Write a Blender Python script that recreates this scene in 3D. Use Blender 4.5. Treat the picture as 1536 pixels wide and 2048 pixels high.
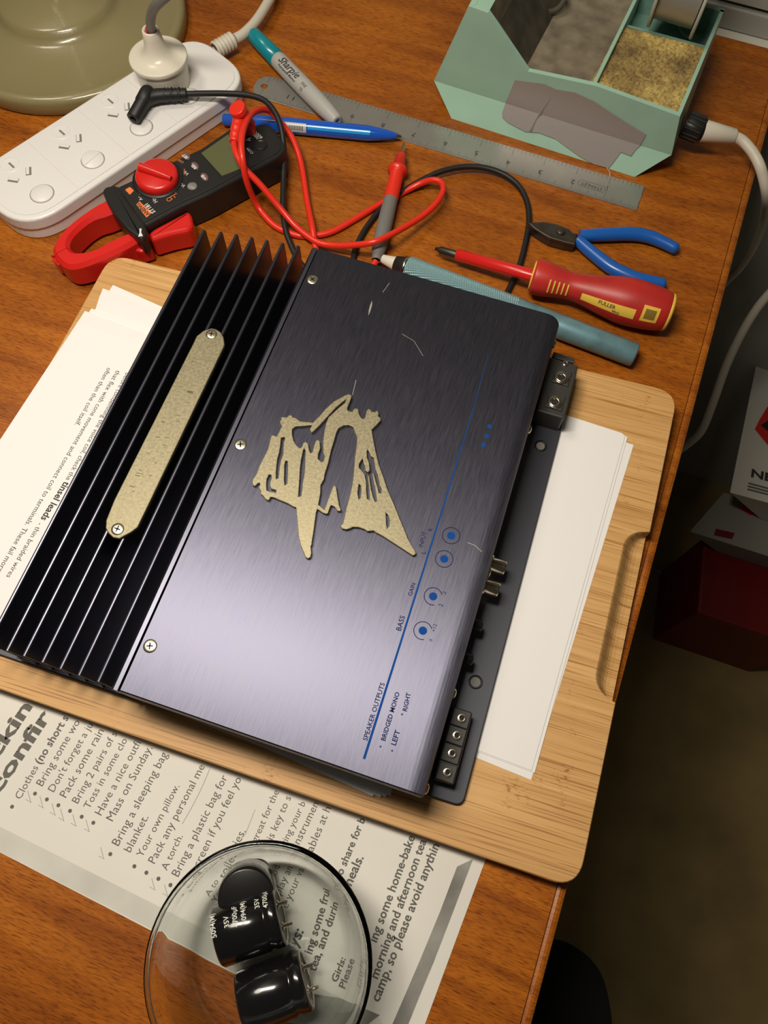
import bpy, bmesh, math, random
from mathutils import Vector, Matrix

random.seed(7)
S = bpy.context.scene
COL = S.collection
for o in list(bpy.data.objects):
    bpy.data.objects.remove(o)

# ------------------------------------------------------------------ camera
# hand-held phone above a desk; desk top is z = 0, lengths below are millimetres
TILT, ROLL, YAW, CAMH, FPX = 0.366193504, 0.0309928693, 0.334355729, 441.810795, 1517.96745
_ct, _st, _c, _s = math.cos(TILT), math.sin(TILT), math.cos(ROLL), math.sin(ROLL)
_right, _up, _fwd = Vector((1, 0, 0)), Vector((0, _ct, _st)), Vector((0, _st, -_ct))
RZ = Matrix.Rotation(YAW, 3, 'Z')
CR = RZ @ (_c * _right + _s * _up)
CU = RZ @ (-_s * _right + _c * _up)
CF = RZ @ _fwd
cam_d = bpy.data.cameras.new('camera')
cam = bpy.data.objects.new('camera', cam_d)
COL.objects.link(cam)
cam_d.sensor_fit = 'HORIZONTAL'
cam_d.sensor_width = 36.0
cam_d.lens = 36.0 * FPX / 1536.0
cam_d.clip_start = 0.01
M4 = Matrix((CR, CU, -CF)).transposed().to_4x4()
M4.translation = Vector((0, 0, CAMH / 1000))
cam.matrix_world = M4
S.camera = cam

# ------------------------------------------------------------------ light
S.view_settings.view_transform = 'Standard'
S.view_settings.look = 'None'
S.view_settings.gamma = 1.0
S.view_settings.use_curve_mapping = False
S.view_settings.exposure = 0.0
S.cycles.max_bounces = 32
S.cycles.transmission_bounces = 32
S.cycles.transparent_max_bounces = 32
world = bpy.data.worlds.new('room_air')
S.world = world
world.use_nodes = True
bg = world.node_tree.nodes['Background']
bg.inputs[0].default_value = (1.0, 0.90, 0.76, 1)
bg.inputs[1].default_value = 0.04


def area(name, loc, target, size, power, col):
    d = bpy.data.lights.new(name, 'AREA')
    d.shape = 'DISK'
    d.size = size
    d.energy = power
    d.color = col
    o = bpy.data.objects.new(name, d)
    COL.objects.link(o)
    o.location = Vector(loc) / 1000
    o.rotation_euler = (Vector(loc) - Vector(target)).to_track_quat('Z', 'Y').to_euler()
    return o


lampl = area('desk_lamp_tube', (-195, 115, 650), (-195, 115, 0), 0.26, 4.25, (1.0, 0.91, 0.79))
lampl.data.shape = 'RECTANGLE'
lampl.data.size_y = 0.08
lampl.rotation_euler = (0.05, 0.08, 0.25)
area('overhead_fill', (-1000, 300, 1800), (-50, 150, 0), 0.5, 9.0, (1.0, 0.90, 0.76))  # unseen fill light, added overhead to lift the shadows


# ------------------------------------------------------------------ helpers
def P(u, v, z=0.0):
    """Point of the photograph (1536 x 2048) that lies at height z, in mm."""
    d = CF + CR * ((u - 768) / FPX) - CU * ((v - 1024) / FPX)
    k = (z - CAMH) / d.z
    return Vector((d.x * k, d.y * k, z))


def PY(u, v, y):
    d = CF + CR * ((u - 768) / FPX) - CU * ((v - 1024) / FPX)
    k = y / d.y
    return Vector((d.x * k, y, CAMH + d.z * k))


def crop(x0, y0, sc):
    return lambda pts: [(x0 + x / sc, y0 + y / sc) for x, y in pts]


def PP(pts, z):
    return [P(u, v, z) for u, v in pts]


class Frame:
    """Local frame: origin and heading of a thing on the desk."""
    def __init__(s, o, ang):
        s.o = Vector((o[0], o[1], 0)); s.a = ang
        s.x = Vector((math.cos(ang), math.sin(ang), 0)); s.y = Vector((-s.x.y, s.x.x, 0))

    def __call__(s, u, v, z=0.0):
        return s.o + s.x * u + s.y * v + Vector((0, 0, z))

    def loc(s, w):
        d = w - s.o
        return d.dot(s.x), d.dot(s.y)


ROOT = {}


def tag(o, label, cat, group=None, kind=None):
    if label: o['label'] = label
    if cat: o['category'] = cat
    if group: o['group'] = group
    if kind: o['kind'] = kind
    return o


def thing(name, label, cat, loc, rz=0.0, group=None):
    o = bpy.data.objects.new(name, None)
    COL.objects.link(o)
    o.empty_display_size = 0.01
    m = Matrix.Translation(Vector(loc) / 1000) @ Matrix.Rotation(rz, 4, 'Z')
    o.matrix_world = m
    ROOT[o.name] = m
    return tag(o, label, cat, group)


def area2(poly):
    return sum(poly[i].x * poly[(i + 1) % len(poly)].y - poly[(i + 1) % len(poly)].x * poly[i].y for i in range(len(poly)))


def ccw(poly):
    return poly if area2(poly) > 0 else poly[::-1]


def offset(poly, d):
    """Shrink (d>0) a ccw polygon."""
    n = len(poly); out = []
    for i in range(n):
        a, b, c = poly[i - 1], poly[i], poly[(i + 1) % n]
        e1 = (b - a); e2 = (c - b)
        e1 = Vector((e1.x, e1.y)); e2 = Vector((e2.x, e2.y))
        if e1.length < 1e-6 or e2.length < 1e-6:
            out.append(b.copy()); continue
        e1.normalize(); e2.normalize()
        n1 = Vector((-e1.y, e1.x)); n2 = Vector((-e2.y, e2.x))
        m = n1 + n2
        if m.length < 1e-4: m = n1
        m.normalize()
        k = d / max(0.5, m.dot(n1))
        out.append(Vector((b.x + m.x * k, b.y + m.y * k, b.z)))
    return out


def rounded(poly, r, n=5):
    """Fillet the corners of a polygon; r is one radius or one per corner."""
    N = len(poly); out = []
    for i in range(N):
        b = poly[i]; rr = r[i] if isinstance(r, (list, tuple)) else r
        a = poly[i - 1]; c = poly[(i + 1) % N]
        if rr <= 0: out.append(b.copy()); continue
        d1 = (a - b); d2 = (c - b)
        t = min(rr, d1.length * .49, d2.length * .49)
        p, q = b + d1.normalized() * t, b + d2.normalized() * t
        for k in range(n + 1):
            s = k / n
            out.append(p * (1 - s) ** 2 + b * 2 * s * (1 - s) + q * s * s)
    return out


def smooth(pts, n=6, closed=False):
    """Catmull-Rom through points (any vectors)."""
    out = []; N = len(pts)
    rng = range(N) if closed else range(N - 1)
    for i in rng:
        if closed:
            p0, p1, p2, p3 = pts[i - 1], pts[i], pts[(i + 1) % N], pts[(i + 2) % N]
        else:
            p0, p1, p2, p3 = pts[max(i - 1, 0)], pts[i], pts[i + 1], pts[min(i + 2, N - 1)]
        for k in range(n):
            t = k / n
            out.append(.5 * (2 * p1 + (p2 - p0) * t + (2 * p0 - 5 * p1 + 4 * p2 - p3) * t * t + (3 * p1 - p0 - 3 * p2 + p3) * t ** 3))
    if not closed: out.append(pts[-1].copy())
    return out


def axisM(a, b):
    """Matrix whose z axis runs from a to b, origin a."""
    z = (b - a).normalized()
    x = Vector((0, 0, 1)).cross(z)
    if x.length < 1e-4: x = Vector((1, 0, 0))
    x.normalize(); y = z.cross(x)
    m = Matrix((x, y, z)).transposed().to_4x4(); m.translation = a
    return m


class MB:
    def __init__(s):
        s.v = []; s.f = []; s.sm = []

    def add(s, vs, fs, sm=False):
        b = len(s.v); s.v += [Vector(v) for v in vs]
        s.f += [[i + b for i in f] for f in fs]; s.sm += [sm] * len(fs)
        return s

    def loft(s, rings, cap0=True, cap1=True, closed=True, sm=False):
        n = len(rings[0]); vs = [v for r in rings for v in r]; fs = []; sms = []
        for k in range(len(rings) - 1):
            for i in range(n if closed else n - 1):
                j = (i + 1) % n
                fs.append([k * n + i, k * n + j, (k + 1) * n + j, (k + 1) * n + i])
        s.add(vs, fs, sm)
        if cap0: s.add(rings[0][::-1], [list(range(n))])
        if cap1: s.add(rings[-1], [list(range(n))])
        return s

    def slab(s, poly, z0, z1, bev=0.0, bot=0.0, sm=False, nb=2):
        """Upright prism on a polygon, rounded upper (and lower) arris."""
        p = ccw([Vector((q.x, q.y, 0)) for q in poly])
        at = lambda q, z: [Vector((w.x, w.y, z)) for w in q]
        rings = []
        if bot > 0:
            for k in range(nb):
                t = k / nb * math.pi / 2
                rings.append(at(offset(p, bot * (1 - math.sin(t))), z0 + bot * (1 - math.cos(t))))
            rings.append(at(p, z0 + bot))
        else:
            rings.append(at(p, z0))
        if bev > 0:
            for k in range(nb + 1):
                t = k / nb * math.pi / 2
                rings.append(at(offset(p, bev * (1 - math.cos(t))), z1 - bev + bev * math.sin(t)))
        else:
            rings.append(at(p, z1))
        return s.loft(rings, sm=sm)

    def box(s, fr, u0, u1, v0, v1, z0, z1, bev=0.0):
        return s.slab([fr(u0, v0), fr(u1, v0), fr(u1, v1), fr(u0, v1)], z0, z1, bev)

    def lathe(s, prof, M=None, seg=32, sm=True, cap0=False, cap1=False):
        M = M or Matrix.Identity(4); rings = []
        for r, z in prof:
            rings.append([M @ Vector((r * math.cos(2 * math.pi * i / seg), r * math.sin(2 * math.pi * i / seg), z)) for i in range(seg)])
        return s.loft(rings, cap0, cap1, True, sm)

    def tube(s, pts, r, seg=12, caps=True, sm=True):
        N = len(pts); rr = r if isinstance(r, (list, tuple)) else [r] * N
        T = [(pts[min(i + 1, N - 1)] - pts[max(i - 1, 0)]).normalized() for i in range(N)]
        n = Vector((0, 0, 1)) - T[0] * T[0].z
        if n.length < 1e-3: n = Vector((1, 0, 0)) - T[0] * T[0].x
        n.normalize(); rings = []
        for i in range(N):
            n = n - T[i] * n.dot(T[i]); n.normalize(); b = T[i].cross(n)
            rings.append([pts[i] + (n * math.cos(2 * math.pi * k / seg) + b * math.sin(2 * math.pi * k / seg)) * rr[i] for k in range(seg)])
        return s.loft(rings, caps, caps, True, sm)

    def sheet(s, poly, z):
        s.add([Vector((q.x, q.y, z)) for q in ccw(poly)], [list(range(len(poly)))]); return s

    def build(s, name, mat, parent=None, sm=None, uv=None):
        inv = Matrix.Identity(4); p = parent
        while p is not None:
            if p.name in ROOT: inv = ROOT[p.name].inverted()
            p = p.parent
        me = bpy.data.meshes.new(name)
        me.from_pydata([inv @ (v / 1000) for v in s.v], [], s.f)
        me.polygons.foreach_set('use_smooth', s.sm if sm is None else [sm] * len(s.f))
        if uv:
            l = me.uv_layers.new(name='UVMap')
            for lp in me.loops:
                co = me.vertices[lp.vertex_index].co
                l.data[lp.index].uv = (co.x * 4, co.y * 4)
        me.materials.append(mat)
        me.update()
        o = bpy.data.objects.new(name, me); COL.objects.link(o)
        if parent: o.parent = parent
        return o


def single(mb, name, mat, label, cat, group=None, kind=None, rz=0.0, base=None):
    """A thing that is one mesh; its origin goes to the middle of its base."""
    zs = min(v.z for v in mb.v)
    if base is None:
        xs = [v.x for v in mb.v]; ys = [v.y for v in mb.v]
        base = Vector(((min(xs) + max(xs)) / 2, (min(ys) + max(ys)) / 2, zs))
    m = Matrix.Translation(base / 1000) @ Matrix.Rotation(rz, 4, 'Z')
    inv = m.inverted()
    me = bpy.data.meshes.new(name)
    me.from_pydata([inv @ (v / 1000) for v in mb.v], [], mb.f)
    me.polygons.foreach_set('use_smooth', mb.sm)
    me.materials.append(mat); me.update()
    o = bpy.data.objects.new(name, me); COL.objects.link(o); o.matrix_world = m
    ROOT[o.name] = m
    return tag(o, label, cat, group, kind)


def filled(polys, z0, z1, bev, name, mat, parent):
    """Plate cut from outlines (outer and holes, world mm) with depth and a soft arris."""
    cu = bpy.data.curves.new(name, 'CURVE'); cu.dimensions = '2D'; cu.fill_mode = 'BOTH'
    cu.extrude = (z1 - z0) / 2 - bev; cu.bevel_depth = bev; cu.bevel_resolution = 1; cu.offset = -bev
    for p in polys:
        sp = cu.splines.new('POLY'); sp.points.add(len(p) - 1); sp.use_cyclic_u = True
        for i, q in enumerate(p): sp.points[i].co = (q.x, q.y, 0, 1)
    ob = bpy.data.objects.new(name + '_c', cu)
    me0 = bpy.data.meshes.new_from_object(ob)
    mb = MB(); mb.add([v.co + Vector((0, 0, (z0 + z1) / 2)) for v in me0.vertices], [list(p.vertices) for p in me0.polygons])
    bpy.data.objects.remove(ob); bpy.data.curves.remove(cu); bpy.data.meshes.remove(me0)
    return mb.build(name, mat, parent)


_tx = {}


def text_mesh(s, bold=0.0, shear=0.0):
    k = (s, bold, shear)
    if k not in _tx:
        cu = bpy.data.curves.new('t', 'FONT'); cu.body = s; cu.size = 1.0; cu.resolution_u = 2; cu.offset = bold; cu.shear = shear
        cu.fill_mode = 'FRONT'
        ob = bpy.data.objects.new('t', cu)
        me = bpy.data.meshes.new_from_object(ob)
        vs = [v.co.copy() for v in me.vertices]; fs = [list(p.vertices) for p in me.polygons]
        bpy.data.objects.remove(ob); bpy.data.curves.remove(cu); bpy.data.meshes.remove(me)
        _tx[k] = (vs, fs)
    return _tx[k]


def text_slices(s, bold, shear, axis, step=.10):
    """Text cut into narrow slices so that it can follow a curved surface."""
    vs, fs = text_mesh(s, bold, shear); bm = bmesh.new()
    bv = [bm.verts.new(v) for v in vs]
    for f in fs:
        try: bm.faces.new([bv[i] for i in f])
        except ValueError: pass
    lo = min(v[axis] for v in vs); hi = max(v[axis] for v in vs); k = lo + step
    while k < hi:
        co = Vector((0, 0, 0)); no = Vector((0, 0, 0)); co[axis] = k; no[axis] = 1
        bmesh.ops.bisect_plane(bm, geom=bm.verts[:] + bm.edges[:] + bm.faces[:], plane_co=co, plane_no=no); k += step
    bm.verts.index_update(); out = ([v.co.copy() for v in bm.verts], [[v.index for v in f.verts] for f in bm.faces]); bm.free()
    return out


def letters(mb, s, p0, p1, z, h=None, bold=0.0, shear=0.0, fn=None):
    """Print a line of text from p0 to p1 (world points of the baseline); h = cap height in mm."""
    vs, fs = text_mesh(s, bold, shear)
    x0 = min(v.x for v in vs); x1 = max(v.x for v in vs)
    d = Vector((p1.x - p0.x, p1.y - p0.y, 0)); L = d.length; d.normalize(); n = Vector((-d.y, d.x, 0))
    kx = L / (x1 - x0); ky = h / 0.70 if h else kx
    out = []
    for v in vs:
        q = p0 + d * ((v.x - x0) * kx) + n * (v.y * ky); out.append(Vector((q.x, q.y, z)))
    mb.add(out, fs)
    return mb


def stroke(mb, pts, w, z):
    """Flat painted or drawn line of width w along world points."""
    L = []; R = []; N = len(pts)
    for i in range(N):
        t = pts[min(i + 1, N - 1)] - pts[max(i - 1, 0)]; t = Vector((t.x, t.y, 0)).normalized(); n = Vector((-t.y, t.x, 0))
        ww = w if not isinstance(w, (list, tuple)) else w[i]
        L.append(pts[i] + n * ww / 2); R.append(pts[i] - n * ww / 2)
    vs = [Vector((q.x, q.y, z)) for q in R + L]
    mb.add(vs, [[i, i + 1, N + i + 1, N + i] for i in range(N - 1)])
    return mb


def ring_arc(c, r, a0, a1, n=28):
    return [c + Vector((math.cos(a0 + (a1 - a0) * i / n), math.sin(a0 + (a1 - a0) * i / n), 0)) * r for i in range(n + 1)]


def disc(mb, c, r, z, n=20):
    mb.add([Vector((c.x + r * math.cos(2 * math.pi * i / n), c.y + r * math.sin(2 * math.pi * i / n), z)) for i in range(n)], [list(range(n))])
    return mb


# ------------------------------------------------------------------ materials
MATS = {}


def mat(name, col, rough=0.5, metal=0.0, coat=0.0, bump=0.0, bscale=400.0, var=0.0, vscale=60.0, stretch=(1, 1, 1), spec=0.5, trans=0.0, ior=1.45, rvar=0.0, coat_rough=0.1):
    m = bpy.data.materials.new(name); m.use_nodes = True; MATS[name] = m
    nt = m.node_tree; b = nt.nodes['Principled BSDF']
    b.inputs['Base Color'].default_value = (*col, 1); b.inputs['Roughness'].default_value = rough
    b.inputs['Metallic'].default_value = metal; b.inputs['Coat Weight'].default_value = coat
    b.inputs['Coat Roughness'].default_value = coat_rough
    b.inputs['Specular IOR Level'].default_value = spec; b.inputs['Transmission Weight'].default_value = trans
    b.inputs['IOR'].default_value = ior
    if bump or var or rvar:
        tc = nt.nodes.new('ShaderNodeTexCoord'); mp = nt.nodes.new('ShaderNodeMapping')
        mp.inputs['Scale'].default_value = stretch
        nt.links.new(tc.outputs['Object'], mp.inputs['Vector'])
        if bump:
            n = nt.nodes.new('ShaderNodeTexNoise'); n.inputs['Scale'].default_value = bscale; n.inputs['Detail'].default_value = 3
            nt.links.new(mp.outputs[0], n.inputs['Vector'])
            bp = nt.nodes.new('ShaderNodeBump'); bp.inputs['Strength'].default_value = bump; bp.inputs['Distance'].default_value = 0.0004
            nt.links.new(n.outputs['Fac'], bp.inputs['Height']); nt.links.new(bp.outputs[0], b.inputs['Normal'])
        if var or rvar:
            n = nt.nodes.new('ShaderNodeTexNoise'); n.inputs['Scale'].default_value = vscale; n.inputs['Detail'].default_value = 4
            nt.links.new(mp.outputs[0], n.inputs['Vector'])
            if var:
                r = nt.nodes.new('ShaderNodeValToRGB')
                r.color_ramp.elements[0].position = .3; r.color_ramp.elements[1].position = .7
                r.color_ramp.elements[0].color = (*[c * (1 - var) for c in col], 1)
                r.color_ramp.elements[1].color = (*[min(1, c * (1 + var)) for c in col], 1)
                nt.links.new(n.outputs['Fac'], r.inputs[0]); nt.links.new(r.outputs[0], b.inputs['Base Color'])
            if rvar:
                mr = nt.nodes.new('ShaderNodeMapRange')
                mr.inputs['To Min'].default_value = max(0, rough - rvar); mr.inputs['To Max'].default_value = rough + rvar
                nt.links.new(n.outputs['Fac'], mr.inputs['Value']); nt.links.new(mr.outputs[0], b.inputs['Roughness'])
    return m


def srgb(r, g, b):
    f = lambda c: (c / 255 / 12.92) if c / 255 <= .04045 else ((c / 255 + .055) / 1.055) ** 2.4
    return (f(r), f(g), f(b))


def ramp(nt, stops):
    r = nt.nodes.new('ShaderNodeValToRGB'); e = r.color_ramp.elements
    while len(e) < len(stops): e.new(0.5)
    for k, (p, c) in enumerate(stops): e[k].position = p; e[k].color = (*c, 1)
    return r


def noise(nt, vec, scale, detail=4, rough=.55, dist=0.0):
    n = nt.nodes.new('ShaderNodeTexNoise'); n.inputs['Scale'].default_value = scale; n.inputs['Detail'].default_value = detail
    n.inputs['Roughness'].default_value = rough; n.inputs['Distortion'].default_value = dist
    nt.links.new(vec, n.inputs['Vector']); return n


def mapped(nt, scale, rot=0.0):
    tc = nt.nodes.new('ShaderNodeTexCoord'); mp = nt.nodes.new('ShaderNodeMapping')
    mp.inputs['Scale'].default_value = scale; mp.inputs['Rotation'].default_value = (0, 0, rot)
    nt.links.new(tc.outputs['Object'], mp.inputs['Vector']); return mp.outputs[0]


def mixc(nt, fac, a, b, mode='MULTIPLY'):
    m = nt.nodes.new('ShaderNodeMix'); m.data_type = 'RGBA'; m.blend_type = mode
    if isinstance(fac, (int, float)): m.inputs[0].default_value = fac
    else: nt.links.new(fac, m.inputs[0])
    for k, x in ((6, a), (7, b)):
        if isinstance(x, tuple): m.inputs[k].default_value = (*x, 1)
        else: nt.links.new(x, m.inputs[k])
    return m.outputs[2]


def mat_desk():
    m = mat('varnished_mahogany', (.3, .1, .02), .34); nt = m.node_tree; b = nt.nodes['Principled BSDF']
    v1 = mapped(nt, (1.6, 14, 14), 0.10); v2 = mapped(nt, (44, 380, 380), 0.10); v3 = mapped(nt, (3, 3, 3))
    n1 = noise(nt, v1, 5, 5, .6, .6); n2 = noise(nt, v2, 4, 3, .6); n3 = noise(nt, v3, 3, 3)
    r1 = ramp(nt, [(.25, (.22, .058, .005)), (.5, (.36, .108, .009)), (.75, (.48, .165, .015))])
    nt.links.new(n1.outputs['Fac'], r1.inputs[0])
    r2 = ramp(nt, [(.34, (.50, .42, .36)), (.48, (.94, .92, .9)), (.66, (1.1, 1.1, 1.06))])
    nt.links.new(n2.outputs['Fac'], r2.inputs[0])
    r3 = ramp(nt, [(.3, (.78, .70, .66)), (.7, (1.1, 1.08, 1.0))])
    nt.links.new(n3.outputs['Fac'], r3.inputs[0])
    c = mixc(nt, 1.0, r1.outputs[0], r2.outputs[0]); c = mixc(nt, 1.0, c, r3.outputs[0])
    nt.links.new(c, b.inputs['Base Color'])
    b.inputs['Coat Weight'].default_value = .18; b.inputs['Coat Roughness'].default_value = .2; b.inputs['Specular IOR Level'].default_value = .3
    bp = nt.nodes.new('ShaderNodeBump'); bp.inputs['Strength'].default_value = .12; bp.inputs['Distance'].default_value = .0003
    nt.links.new(n2.outputs['Fac'], bp.inputs['Height']); nt.links.new(bp.outputs[0], b.inputs['Normal'])
    return m


def mat_bamboo():
    m = mat('pale_bamboo', (.6, .33, .12), .5); nt = m.node_tree; b = nt.nodes['Principled BSDF']
    v1 = mapped(nt, (1.2, 40, 6)); v2 = mapped(nt, (5, 420, 40)); v3 = mapped(nt, (9, 4, 4))
    n1 = noise(nt, v1, 4, 3); n2 = noise(nt, v2, 3, 2, .5)
    r1 = ramp(nt, [(.3, (.50, .270, .090)), (.55, (.60, .345, .125)), (.75, (.68, .41, .165))])
    nt.links.new(n1.outputs['Fac'], r1.inputs[0])
    r2 = ramp(nt, [(.32, (.60, .47, .33)), (.45, (1, 1, 1)), (.8, (1.04, 1.03, 1.0))])
    nt.links.new(n2.outputs['Fac'], r2.inputs[0])
    c = mixc(nt, 1.0, r1.outputs[0], r2.outputs[0])
    # node marks of the cane: short dark pits in a few bands
    vo = nt.nodes.new('ShaderNodeTexVoronoi'); vo.inputs['Scale'].default_value = 1.0
    nt.links.new(mapped(nt, (14, 60, 14)), vo.inputs['Vector'])
    w = noise(nt, v3, 9, 2)
    rw = ramp(nt, [(.60, (0, 0, 0)), (.72, (1, 1, 1))]); nt.links.new(w.outputs['Fac'], rw.inputs[0])
    n4 = noise(nt, mapped(nt, (160, 420, 100)), 2, 2)
    r4 = ramp(nt, [(.36, (.55, .38, .24)), (.48, (1, 1, 1))]); nt.links.new(n4.outputs['Fac'], r4.inputs[0])
    c = mixc(nt, rw.outputs[0], c, mixc(nt, 1.0, c, r4.outputs[0]), 'MIX')
    nt.links.new(c, b.inputs['Base Color'])
    return m


def mat_brushed():
    m = mat('brushed_violet_anodised', (.13, .13, .20), .40, 1.0); nt = m.node_tree; b = nt.nodes['Principled BSDF']
    v = mapped(nt, (1500, 60, 1)); n = noise(nt, v, 1.0, 3, .7)
    v2 = mapped(nt, (6, 6, 6)); n2 = noise(nt, v2, 3, 3)
    r = ramp(nt, [(.3, (.098, .100, .145)), (.7, (.165, .163, .205))]); nt.links.new(n.outputs['Fac'], r.inputs[0])
    nt.links.new(r.outputs[0], b.inputs['Base Color'])
    mr = nt.nodes.new('ShaderNodeMapRange'); mr.inputs['To Min'].default_value = .42; mr.inputs['To Max'].default_value = .58
    nt.links.new(n.outputs['Fac'], mr.inputs['Value']); nt.links.new(mr.outputs[0], b.inputs['Roughness'])
    bp = nt.nodes.new('ShaderNodeBump'); bp.inputs['Strength'].default_value = .35; bp.inputs['Distance'].default_value = .00006
    nt.links.new(n.outputs['Fac'], bp.inputs['Height']); nt.links.new(bp.outputs[0], b.inputs['Normal'])
    tg = nt.nodes.new('ShaderNodeTangent'); tg.direction_type = 'UV_MAP'; tg.uv_map = 'UVMap'
    nt.links.new(tg.outputs[0], b.inputs['Tangent'])
    b.inputs['Anisotropic'].default_value = .75; b.inputs['Anisotropic Rotation'].default_value = 0.0
    return m


def mat_sponge():
    m = mat('dirty_yellow_sponge', (.6, .42, .12), .95); nt = m.node_tree; b = nt.nodes['Principled BSDF']
    n1 = noise(nt, mapped(nt, (1, 1, 1)), 28, 5, .65); n2 = noise(nt, mapped(nt, (1, 1, 1)), 420, 4, .7)
    r1 = ramp(nt, [(.34, (.17, .115, .045)), (.50, (.36, .25, .085)), (.62, (.55, .41, .13))]); nt.links.new(n1.outputs['Fac'], r1.inputs[0])
    r2 = ramp(nt, [(.32, (.50, .46, .40)), (.5, (1, 1, 1)), (.75, (1.2, 1.2, 1.15))]); nt.links.new(n2.outputs['Fac'], r2.inputs[0])
    nt.links.new(mixc(nt, 1.0, r1.outputs[0], r2.outputs[0]), b.inputs['Base Color'])
    bp = nt.nodes.new('ShaderNodeBump'); bp.inputs['Strength'].default_value = .9; bp.inputs['Distance'].default_value = .0012
    nt.links.new(n2.outputs['Fac'], bp.inputs['Height']); nt.links.new(bp.outputs[0], b.inputs['Normal'])
    return m


DESK = mat_desk(); BAMBOO = mat_bamboo(); BRUSHED = mat_brushed(); SPONGE = mat_sponge()
PAPER = mat('white_paper', (.80, .785, .76), .85)
PAPER2 = mat('recycled_paper', (.68, .66, .60), .85, var=.04, vscale=12)
INK = mat('black_ink', (.035, .033, .03), .8)
INKG = mat('grey_ink', (.12, .115, .10), .8)
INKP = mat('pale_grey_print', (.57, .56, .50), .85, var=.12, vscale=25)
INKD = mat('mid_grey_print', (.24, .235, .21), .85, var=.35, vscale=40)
PENCIL = mat('pencil', (.33, .32, .29), .7)
BLUEINK = mat('blue_print', (.008, .060, .26), .8, spec=.08)
DARKINK = mat('dark_blue_print', (.010, .018, .085), .8, spec=.08)
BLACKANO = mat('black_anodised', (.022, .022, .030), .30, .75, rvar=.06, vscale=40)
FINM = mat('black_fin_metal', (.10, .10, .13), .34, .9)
GOLD = mat('aged_brass', (.25, .22, .137), .50, .7, var=.22, vscale=700, rvar=.08, bump=.12, bscale=700)
GOLDD = mat('brass_engraving', (.13, .10, .05), .6, .6)
SCREW = mat('zinc_screw', (.62, .56, .40), .28, 1.0)
HOLE = mat('dark_recess', (.012, .010, .009), .7)
STEELD = mat('end_plate_black', (.075, .078, .092), .40, .6)
NICKEL = mat('nickel', (.55, .50, .40), .22, 1.0)
BLKPL = mat('black_plastic', (.014, .014, .013), .38)
BLKRUB = mat('black_rubber', (.011, .011, .011), .5)
DKGREY = mat('dark_grey_plastic', (.036, .035, .031), .45, var=.15, vscale=60)
REDPL = mat('red_plastic', (.62, .016, .012), .30, coat=.2)
REDCAB = mat('red_silicone', (.74, .028, .012), .36, coat=.15)
WHITEPL = mat('white_plastic', (.76, .745, .72), .33)
CREAMPL = mat('cream_plastic', (.70, .655, .54), .28)
CREAMCB = mat('cream_cable', (.62, .575, .47), .42)
GREYCB = mat('grey_cable', (.17, .165, .15), .45)
OLIVE = mat('olive_enamel', (.25, .215, .100), .27, coat=.4, bump=.22, bscale=420)
LCD = mat('lcd_glass', (.105, .115, .050), .22)
ORANGE = mat('orange_print', (.80, .20, .05), .5)
WHITEINK = mat('white_print', (.72, .72, .68), .5)
BUTTON = mat('grey_button', (.17, .10, .095), .35)
TEALCAP = mat('teal_cap', (.004, .235, .285), .28, coat=.3)
GREYPEN = mat('grey_barrel', (.42, .415, .385), .38)
BLUEPL = mat('blue_translucent_plastic', (.010, .095, .52), .16, coat=.4)
BLUELT = mat('light_blue_ink_tube', (.02, .30, .72), .2, coat=.4)
CLEARLB = mat('silver_label', (.50, .50, .47), .3)
STEEL = mat('satin_steel', (.40, .395, .36), .38, .75, bump=.05, bscale=300, var=.06, vscale=50)
ENGRAVE = mat('engraved_dark', (.055, .053, .045), .6, .4)
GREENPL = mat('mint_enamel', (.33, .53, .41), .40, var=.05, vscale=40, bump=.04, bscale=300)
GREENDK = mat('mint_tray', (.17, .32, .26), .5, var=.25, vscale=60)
DUSTY = mat('burnt_dusty_tray', (.19, .155, .105), .7, var=.35, vscale=70, bump=.4, bscale=500)
SOOT = mat('sooty_wall', (.060, .050, .034), .75, var=.4, vscale=60, bump=.3, bscale=400)
DUCT = mat('silver_duct_tape', (.40, .365, .345), .36, .4, bump=.12, bscale=350)
SOLDER = mat('solder_wire', (.46, .45, .42), .42, .7)
SPOOL = mat('spool_grey', (.42, .41, .34), .4)
BLUEGRIP = mat('blue_vinyl_grip', (.012, .105, .42), .30, coat=.15)
GUNMET = mat('dark_tool_steel', (.085, .075, .060), .42, .8, var=.3, vscale=80)
REDGRIP = mat('worn_red_rubber', (.46, .024, .018), .42, var=.18, vscale=45)
YELLOW = mat('yellow_inlay', (.78, .52, .07), .45)
TEALAL = mat('teal_anodised', (.20, .37, .42), .36, .5, var=.18, vscale=90)


def mat_knurl():
    m = mat('knurled_teal', (.32, .55, .59), .42, .5); nt = m.node_tree; b = nt.nodes['Principled BSDF']
    hs = []
    for a in (.9, -.9):
        w = nt.nodes.new('ShaderNodeTexWave'); w.inputs['Scale'].default_value = 260; w.bands_direction = 'X'
        nt.links.new(mapped(nt, (1, 1, .4), a + .18), w.inputs['Vector']); hs.append(w)
    ad = nt.nodes.new('ShaderNodeMath'); ad.operation = 'ADD'
    nt.links.new(hs[0].outputs['Fac'], ad.inputs[0]); nt.links.new(hs[1].outputs['Fac'], ad.inputs[1])
    bp = nt.nodes.new('ShaderNodeBump'); bp.inputs['Strength'].default_value = .9; bp.inputs['Distance'].default_value = .0004
    nt.links.new(ad.outputs[0], bp.inputs['Height']); nt.links.new(bp.outputs[0], b.inputs['Normal'])
    return m


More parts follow.
